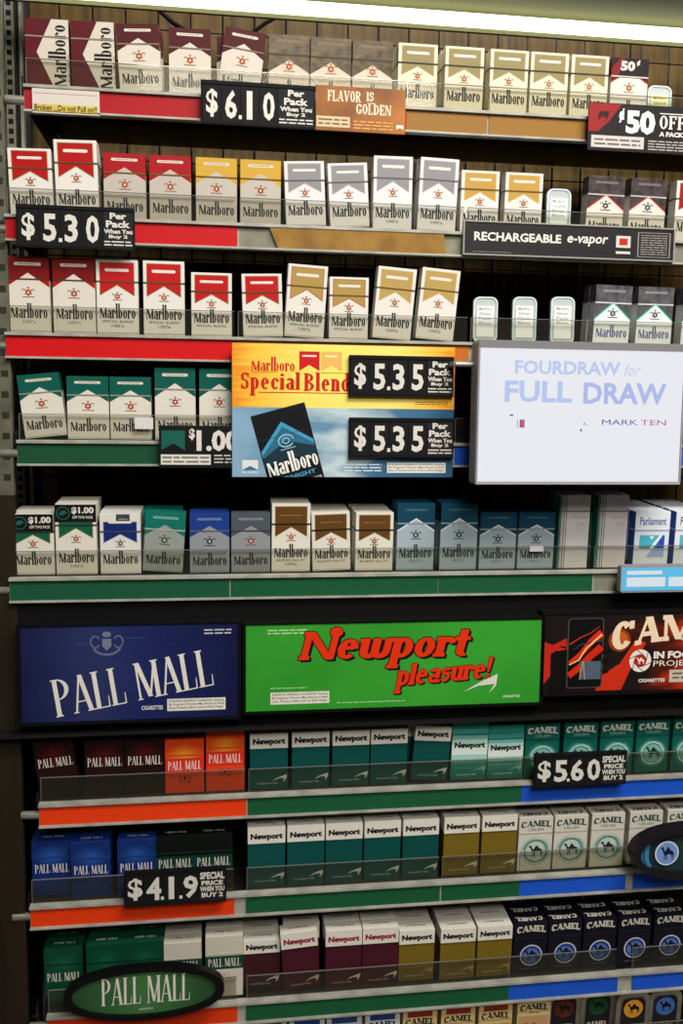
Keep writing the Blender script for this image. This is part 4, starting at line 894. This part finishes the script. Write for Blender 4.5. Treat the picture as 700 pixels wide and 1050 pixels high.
# second-shelf lower flange under that sign
# ------------------------------------------------------------------ header signs
NAVY = grad_mat('navy_print', [(0, '#141a44'), (.35, '#26305f'), (.55, '#19235a'), (1, '#0e143e')], 'X', noise=.25, nscale=3)
def a_pall(W, H):
    g = []
    P = fit(stext('PALL MALL', 'pall'), 0, 0, W*.75, H*.40)
    a = math.radians(13)
    P = xf(P, lambda x, y: (x-.15*y, y)); P = xf(P, lambda x, y: (W*.155+x*math.cos(a)-y*.0, H*.05+x*math.sin(a)*.80+y*(1+.0*x)))
    g.append((P, '#d8d4cc', 3))
    g.append((fit(btext('CIGARETTES', .03), W*.545, H*.10, W*.645, H*.145), '#c8c8cc', 3)); g.append((lines(W*.84, H*.88, W*.97, H*.95, 2), '#b8b8c4', 3))
    cx, cy = W*.39, H*.80
    c = [(ring(cx, cy, 20, 15, 3, 3, 200, 340, 12) + ring(cx-15, cy+4, 7, 9, 2, 2, 30, 330, 10) + ring(cx+15, cy+4, 7, 9, 2, 2, -150, 150, 10), '#5e6484', 3), (npoly([(cx-6, cy+8), (cx+6, cy+8), (cx+6, cy-2), (cx, cy-8), (cx-6, cy-2)]), '#6d7290', 4), (disc(cx, cy+14, 6, 4, 10), '#6d7290', 4), (rc(cx-40, cy+2, cx-24, cy+2.6) + rc(cx+26, cy+8, cx+52, cy+8.6), '#4e5680', 3)]
    pat = []
    for j in range(14):
        for i in range(34):
            x, y = W*.05+i*W*.026, H*.06+j*H*.064+i*.5
            if y < H*.93 and x < W*.95: pat += [[(x, y), (x+3.0, y+.6), (x+3.0, y+1.0), (x, y+.4)]]
    return [('pattern', [(pat, '#2a3878', 1)]), ('crest', c), ('lettering', g), ('warning_label', warning(W*.665, H*.08, W*.94, H*.21))]
board('header_sign', 'navy blue header sign with slanted white lettering and a crest, at left', 'sign', [(20, 645), (243, 637), (245, 736), (23, 740)], D0-.034, NAVY, a_pall, thick=.02, frame=mat('#101014', .3), group='header signs', bev=.0006, frame_t=.004)
GREENP = noise_mat('green_print', '#2a8a26', '#349a2e', nscale=6)
def a_new(W, H):
    N = xf(stext('Newport', 'fat'), lambda x, y: (x+.22*y, y))
    # ball terminal on the N
    a, b, c, d = bbox(N)
    N += disc(1.13, .98, .20, .17, 14)
    N = fit(N, W*.17, H*.46, W*.755, H*.955)
    N = xf(N, lambda x, y: (x, y-.0*(x)))
    p = xf(stext('pleasure!', 'fat'), lambda x, y: (x+.22*y, y)); p = fit(p, W*.49, H*.19, W*.835, H*.53); p = xf(p, lambda x, y: (x, y+.06*(x-W*.65)))
    blk = []
    for dx, dy in ((1.3, 0), (-1.3, 0), (0, 1.3), (0, -1.3), (.9, .9), (-.9, .9), (.9, -.9), (-.9, -.9), (2, -1.5), (3.4, -3)): blk += shift(N, dx, dy)
    bl2 = []
    for dx, dy in ((.8, 0), (-.8, 0), (0, .8), (0, -.8), (1.6, -1.4), (2.3, -2)): bl2 += shift(p, dx, dy)
    sw = npoly([(W*.73, H*.15), (W*.78, H*.22), (W*.84, H*.24), (W*.82, H*.13), (W*.845, H*.22), (W*.85, H*.36), (W*.83, H*.33), (W*.79, H*.27)])
    red = [(blk, '#0c0c0c', 2), (N, '#d8300c', 3.5), (bl2, '#0c0c0c', 4.5), (p, '#d8300c', 5.5)]
    return [('swoosh', [(sw, '#d0d0c8', 6.5)]), ('lettering', red), ('warning_label', warning(W*.08, H*.075, W*.275, H*.215)),
            ('fine_print', [(fit(btext('CIGARETTES', .03), W*.87, H*.07, W*.93, H*.10), '#c8dcc0', 2), (lines(W*.07, H*.88, W*.20, H*.95, 2), '#b0d8a0', 2), (lines(W*.08, H*.25, W*.2, H*.275, 1), '#a8d098', 2), (lines(W*.30, H*.06, W*.53, H*.085, 1), '#a8d098', 2)])]
board('header_sign', 'bright green header sign with red bubble lettering, between the other headers', 'sign', [(251, 642), (554, 634), (554, 718), (253, 732)], D0-.034, GREENP, a_new, thick=.02, frame=mat('#101210', .3), group='header signs', bev=.0006, frame_t=.004)
EMB = grad_mat('ember_print', [(0, '#16100f'), (.45, '#1c1210'), (.58, '#4a160c'), (.72, '#c43010'), (.82, '#e87024'), (1, '#3a120c')], 'X', noise=1.3, nscale=1.6)
def a_camel(W, H):
    g = []
    g.append((cameltext(W*.31, H*.50, W*.88, H*.97, rise=.42), '#e6cfb2', 3)); cx, cy, r = W*.445, H*.39, H*.145
    g.append((ring(cx, cy, r, r, r*.42, r*.42, 0, 360, 28), '#e0dcd4', 3)); g.append((disc(cx, cy, r*.58, r*.58, 20), '#a8241c', 3.2)); g.append((camel(cx-r*.38, cy-r*.3, cx+r*.38, cy+r*.3), '#e0dcd4', 4))
    for k in range(6):
        a = math.radians(60*k); a2 = a+math.radians(48); g.append((stroke([(cx+r*.56*math.cos(a), cy+r*.56*math.sin(a)), (cx+r*math.cos(a2), cy+r*math.sin(a2))], 1.1), '#501410', 3.8))
    g += [(fit(btext('IN FOCUS', .05), W*.507, H*.41, W*.735, H*.505), '#e0dcd4', 3), (fit(btext('PROJECT', .0), W*.507, H*.29, W*.725, H*.385), '#e0dcd4', 3), (fit(btext('CIGARETTES', .04), W*.44, H*.11, W*.565, H*.155), '#d8d0c8', 3)]
    ph = [(rrect(W*.105, H*.06, W*.27, H*.95, 5), '#4a4442', 1), (rrect(W*.11, H*.07, W*.265, H*.94, 4.6), '#0c0b0c', 1.5), (stroke([(W*.115, H*.22), (W*.17, H*.34), (W*.21, H*.46), (W*.262, H*.58)], 9, 11), '#cc2410', 2.2), (stroke([(W*.115, H*.38), (W*.17, H*.50), (W*.21, H*.64), (W*.262, H*.76)], 5, 12), '#d42c14', 2.2), (stroke([(W*.115, H*.36), (W*.16, H*.42), (W*.19, H*.56), (W*.262, H*.74)], 1.6, 2.5), '#f0c878', 2.8), (stroke([(W*.115, H*.62), (W*.16, H*.70), (W*.21, H*.76), (W*.25, H*.84)], 2, 1), '#c02c1c', 2.4),
          (stroke([(W*.13, H*.55), (W*.17, H*.62), (W*.262, H*.66)], 1, 3), '#2a3448', 2.5), (rc(W*.165, H*.17, W*.262, H*.40), '#4f5c70', 2.5), (stroke([(W*.165, H*.17), (W*.178, H*.40)], 1), '#c8a850', 3), (stroke([(W*.19, H*.17), (W*.180, H*.40)], 1), '#c8a850', 3)]
    hand = [(npoly([(W*.02, 1), (W*.04, H*.30), (W*.035, H*.52), (W*.07, H*.60), (W*.10, H*.60), (W*.10, 1)]), '#0d0a0b', .9), (disc(W*.285, H*.52, 7, 4.5, 14) + disc(W*.285, H*.39, 6.5, 4.2, 14) + disc(W*.283, H*.27, 5.5, 3.8, 14), '#120d0e', 1.2)]
    f1 = [(npoly([(0, H*.12), (0, H*.66), (W*.04, H*.62), (W*.10, H*.70), (W*.105, H*.56), (W*.06, H*.54), (W*.03, H*.50), (W*.03, H*.22)]), '#b8241a', .8)]
    f2 = [(npoly([(W*.24, H*.02), (W*.27, H*.22), (W*.35, H*.36), (W*.42, H*.66), (W*.47, H*.62), (W*.41, H*.34), (W*.36, H*.02)]), '#c42c14', .8), (disc(W*.345, H*.66, 17, 17, 24), '#8a3410', .5), (disc(W*.345, H*.66, 13, 13, 24), '#b85a18', .65)]
    return [('flame_print', f1), ('flame_print', f2), ('hand_picture', hand), ('phone_picture', ph), ('lettering', g), ('warning_label', [(rc(W*.585, H*.10, W*.86, H*.26), '#bdb4a4', 2), (lines(W*.60, H*.13, W*.84, H*.24, 2), '#5c5448', 3)])]
board('header_sign', 'black and fiery red header sign picturing a phone, at right', 'sign', [(558, 634), (776, 623), (776, 702), (557, 714)], D0-.034, EMB, a_camel, thick=.02, frame=mat('#141214', .3), group='header signs', bev=.0006, frame_t=.004)

# ------------------------------------------------------------------ lit displays
YD = D0-.085
x0, x1, z0, z1 = rect_of([(490, 349), (703, 352), (697, 497), (486, 497)], YD)
t = thing('lit_display', 'large glowing white full-draw display box with grey bezel', 'display', (x0, YD, z0))
W, H = (x1-x0), (z1-z0)
b = MB(); b.prism(rrect(0, 0, W, H, .004)[0], 0, .028, mat('#8f8f96', .4)); b.build('casing', t, .0008)
b = MB(); b.box(.001, W-.001, -.003, 0, H-.0105, H-.0005, mat('#77757a', .45)); b.box(.001, W-.001, -.003, 0, .0006, .0045, mat('#9c9ca4', .35)); b.box(.0006, .0030, -.003, 0, .0045, H-.0105, mat('#8c8c98', .35)); b.box(W-.0030, W-.0006, -.003, 0, .0045, H-.0105, mat('#8c8c98', .35)); b.build('bezel', t)
b = MB(); b.box(.003, W-.003, -.0012, -.0001, .0045, H-.0105, mat('#e6e7ee', .4, 0, .98)); b.build('screen', t)
w_, h_ = W/U, H/U
A = [(fit(btext('FOURDRAW', .03), w_*.175, h_*.77, w_*.68, h_*.865), '#b9c9ee', 1), (xf(fit(btext('for', .0), w_*.70, h_*.77, w_*.775, h_*.855), lambda x, y: (x+.2*(y-h_*.8), y)), '#c3cdec', 1), (fit(btext('FULL', .03), w_*.13, h_*.575, w_*.45, h_*.725), '#b3c6f0', 1), (fit(btext('DRAW', .03), w_*.505, h_*.57, w_*.91, h_*.72), '#aab8ea', 1),
     (fit(btext('MARK', 0), w_*.60, h_*.425, w_*.775, h_*.462), '#5a55a0', 1), (fit(btext('TEN', 0), w_*.79, h_*.425, w_*.915, h_*.462), '#b0559a', 1), (rc(w_*.205, h_*.40, w_*.228, h_*.455), '#5a4a90', 1), (rc(w_*.21, h_*.405, w_*.225, h_*.45), '#e03a5a', 2), (rc(w_*.193, h_*.40, w_*.196, h_*.45), '#5a55a0', 1), (disc(w_*.165, h_*.485, 3, 1.2, 8), '#5a55a0', 1), (disc(w_*.50, h_*.385, 1.3, 2, 8), '#4a45a0', 1), (disc(w_*.515, h_*.43, 1, 1.6, 8), '#5a55a0', 1), (disc(w_*.53, h_*.42, .7, .7, 8), '#6a65b0', 1)]
m = MB(); m.flat = True
for P, c, l in A:
    for q in P: m.poly([(u*U, -(1.3+.1*l)*U, v*U) for u, v in q], mat(c, .4, 0, .95))
m.build('lettering', t)
b = MB(); zc = at(470, 372, YD).z - z0; b.tube((-.024, .022, zc), (.0, .022, zc), .004, mat('#a8a8a4', .35, .6)); b.tube((-.022, .022, zc), (-.022, .066, zc), .004, mat('#a8a8a4', .35, .6)); b.tube((W*.6, .026, zc), (W*.6, .068, zc), .004, GREYMETAL); b.build('mounting_arm', t)

YL = D0-.045
x0, x1, z0, z1 = rect_of([(636.5, 578), (760, 580), (760, 604), (635.5, 610)], YL)
t = thing('price_screen', 'small lit blue price screen clipped to right end of fifth shelf', 'display', (x0, YL, z0))
W, H = (x1-x0), (z1-z0)
b = MB(); b.prism(rrect(0, 0, W, H, .004)[0], 0, .012, mat('#8a8a90', .4)); b.build('casing', t, .0008)
b = MB(); b.box(.002, W, -.0006, -.0001, .003, H-.0035, mat('#52b4dc', .3, 0, 1.0)); b.build('screen', t)
m = MB(); w_, h_ = W/U, H/U
for P in (rc(9, h_*.66, 62, h_*.80), rc(9, h_*.22, 67, h_*.56), rc(72, h_*.22, w_-4, h_*.56)):
    for q in P: m.poly([(u*U, -.0008, v*U) for u, v in q], mat('#e6f2f8', .3, 0, .8))
m.flat = True; m.build('text_field', t)
b = MB(); b.box(.01, .03, .012, .030, H*.2, H*.5, GREYMETAL); b.box(W*.5, W*.5+.02, .012, .030, H*.2, H*.5, GREYMETAL); b.build('clip', t)

# ------------------------------------------------------------------ oval signs
YO = D0-.040
c = at(148.5, 1017, YO); rx = (at(231, 1017, YO).x-at(66, 1017, YO).x)/2; rz = (at(148, 990, YO).z-at(148, 1044, YO).z)/2
t = thing('oval_sign', 'dark-rimmed green oval sign at lower left of the eighth shelf', 'sign', (c.x, YO, c.z))
def lens(rx, rz, n=40, pw=.86):
    return [(rx*math.copysign(abs(math.cos(a))**1.0, math.cos(a)), rz*math.copysign(abs(math.sin(a))**pw if True else 0, math.sin(a))) for a in [2*math.pi*i/n for i in range(n)]]
def annulus(mb, o, i_, y0, y1, m):
    n = len(o)
    for k in range(n):
        j = (k+1) % n
        a, b_, cc, d = o[k], o[j], i_[j], i_[k]
        mb.poly([(a[0], y0, a[1]), (b_[0], y0, b_[1]), (cc[0], y0, cc[1]), (d[0], y0, d[1])], m)
        mb.poly([(a[0], y1, a[1]), (d[0], y1, d[1]), (cc[0], y1, cc[1]), (b_[0], y1, b_[1])], m)
        mb.poly([(a[0], y0, a[1]), (a[0], y1, a[1]), (b_[0], y1, b_[1]), (b_[0], y0, b_[1])], m)
        mb.poly([(d[0], y0, d[1]), (cc[0], y0, cc[1]), (cc[0], y1, cc[1]), (d[0], y1, d[1])], m)
b = MB(); annulus(b, lens(rx, rz), lens(rx*.90, rz*.82), -.005, .008, mat('#0e0e10', .3)); b.build('rim', t)
b = MB(); b.prism(lens(rx*.905, rz*.83), .0, .006, grad_mat('oval_green', [(0, '#23432a'), (.5, '#3f7040'), (1, '#23432a')], 'X', rough=.35)); b.build('panel', t)
m = MB(); m.flat = True; w_, h_ = rx/U, rz/U
for P, cc in ((fit(stext('PALL MALL', 'pall'), -w_*.54, -h_*.42, w_*.56, h_*.60), '#d6d2c8'), (fit(btext('CIGARETTES', .02), -w_*.08, -h_*.68, w_*.10, -h_*.60), '#b8c4b0')):
    for i, q in enumerate(P): m.poly([(u*U, -.0004-.0000025*(i % 20), v*U) for u, v in q], cc)
m.build('lettering', t)
b = MB(); b.box(-.01, .01, .008, .022, -rz*.2, rz*.3, DARKMETAL); b.build('clip', t)

YO = D0-.050
xl_ = at(648, 875, YO).x; xr_ = at(760, 869, YO).x; zc = at(690, 874, YO).z; rz = (at(690, 848, YO).z-at(690, 901, YO).z)/2
rx = (xr_-xl_)/2; cx = (xl_+xr_)/2
t = thing('oval_sign', 'black torpedo-shaped sign with pale blue camel disc, right of seventh shelf', 'sign', (cx, YO, zc))
b = MB(); annulus(b, lens(rx, rz, 48), lens(rx*.88, rz*.74, 48), -.007, .016, mat('#1b1a1c', .25)); b.build('rim', t)
b = MB(); b.prism(lens(rx*.885, rz*.75, 48), .002, .012, grad_mat('torpedo_print', [(0, '#2f6f9a'), (.12, '#1c2c38'), (.5, '#1e3a3a'), (1, '#2f6f9a')], 'X', rough=.2)); b.build('panel', t)
e = MB(); e.flat = True; dx = (at(683, 874, YO).x-cx)/U; r = 16.5
for P, cc, l in ((disc(dx, 0, r+2, r+2, 36), '#d6d8e4', 0), (disc(dx, 0, r, r, 36), '#6f8fcc', 1), (camel(dx-10, -10, dx+11, 10), '#141c3a', 2)):
    for q in P: e.poly([(u*U, -.0015-.0002*l, v*U) for u, v in q], cc)
for k in range(5):
    P = ring(-w_ if False else -rx/U*.62, 0, 12-k*1.2, rz/U*.62-k, 1, 1, 100, 260, 10)
    for q in P: e.poly([(u*U, .0015, v*U) for u, v in q], '#3f86b4')
e.build('emblem', t)
b = MB(); b.box(-.01, .01, .016, .034, -rz*.9, -rz*.3, DARKMETAL); b.build('clip', t)

# small stickers on the clear fences
def sticker(px0, py0, px1, py1, label):
    a, c = at(px0, py0, D0-.0078), at(px1, py1, D0-.0078)
    s = MB(); s.box(a.x, c.x, D0-.0078, D0-.0068, c.z, a.z, mat('#cfcccc', .5)); o = s.build('paper_sticker'); tag(o, label, 'sticker', 'blank stickers on clear fences')
sticker(138, 428, 157, 440, 'blank white sticker in front of the third green-topped pack')
sticker(543, 560, 557, 565.5, 'tiny white sticker in front of a short blue pack on fifth shelf')
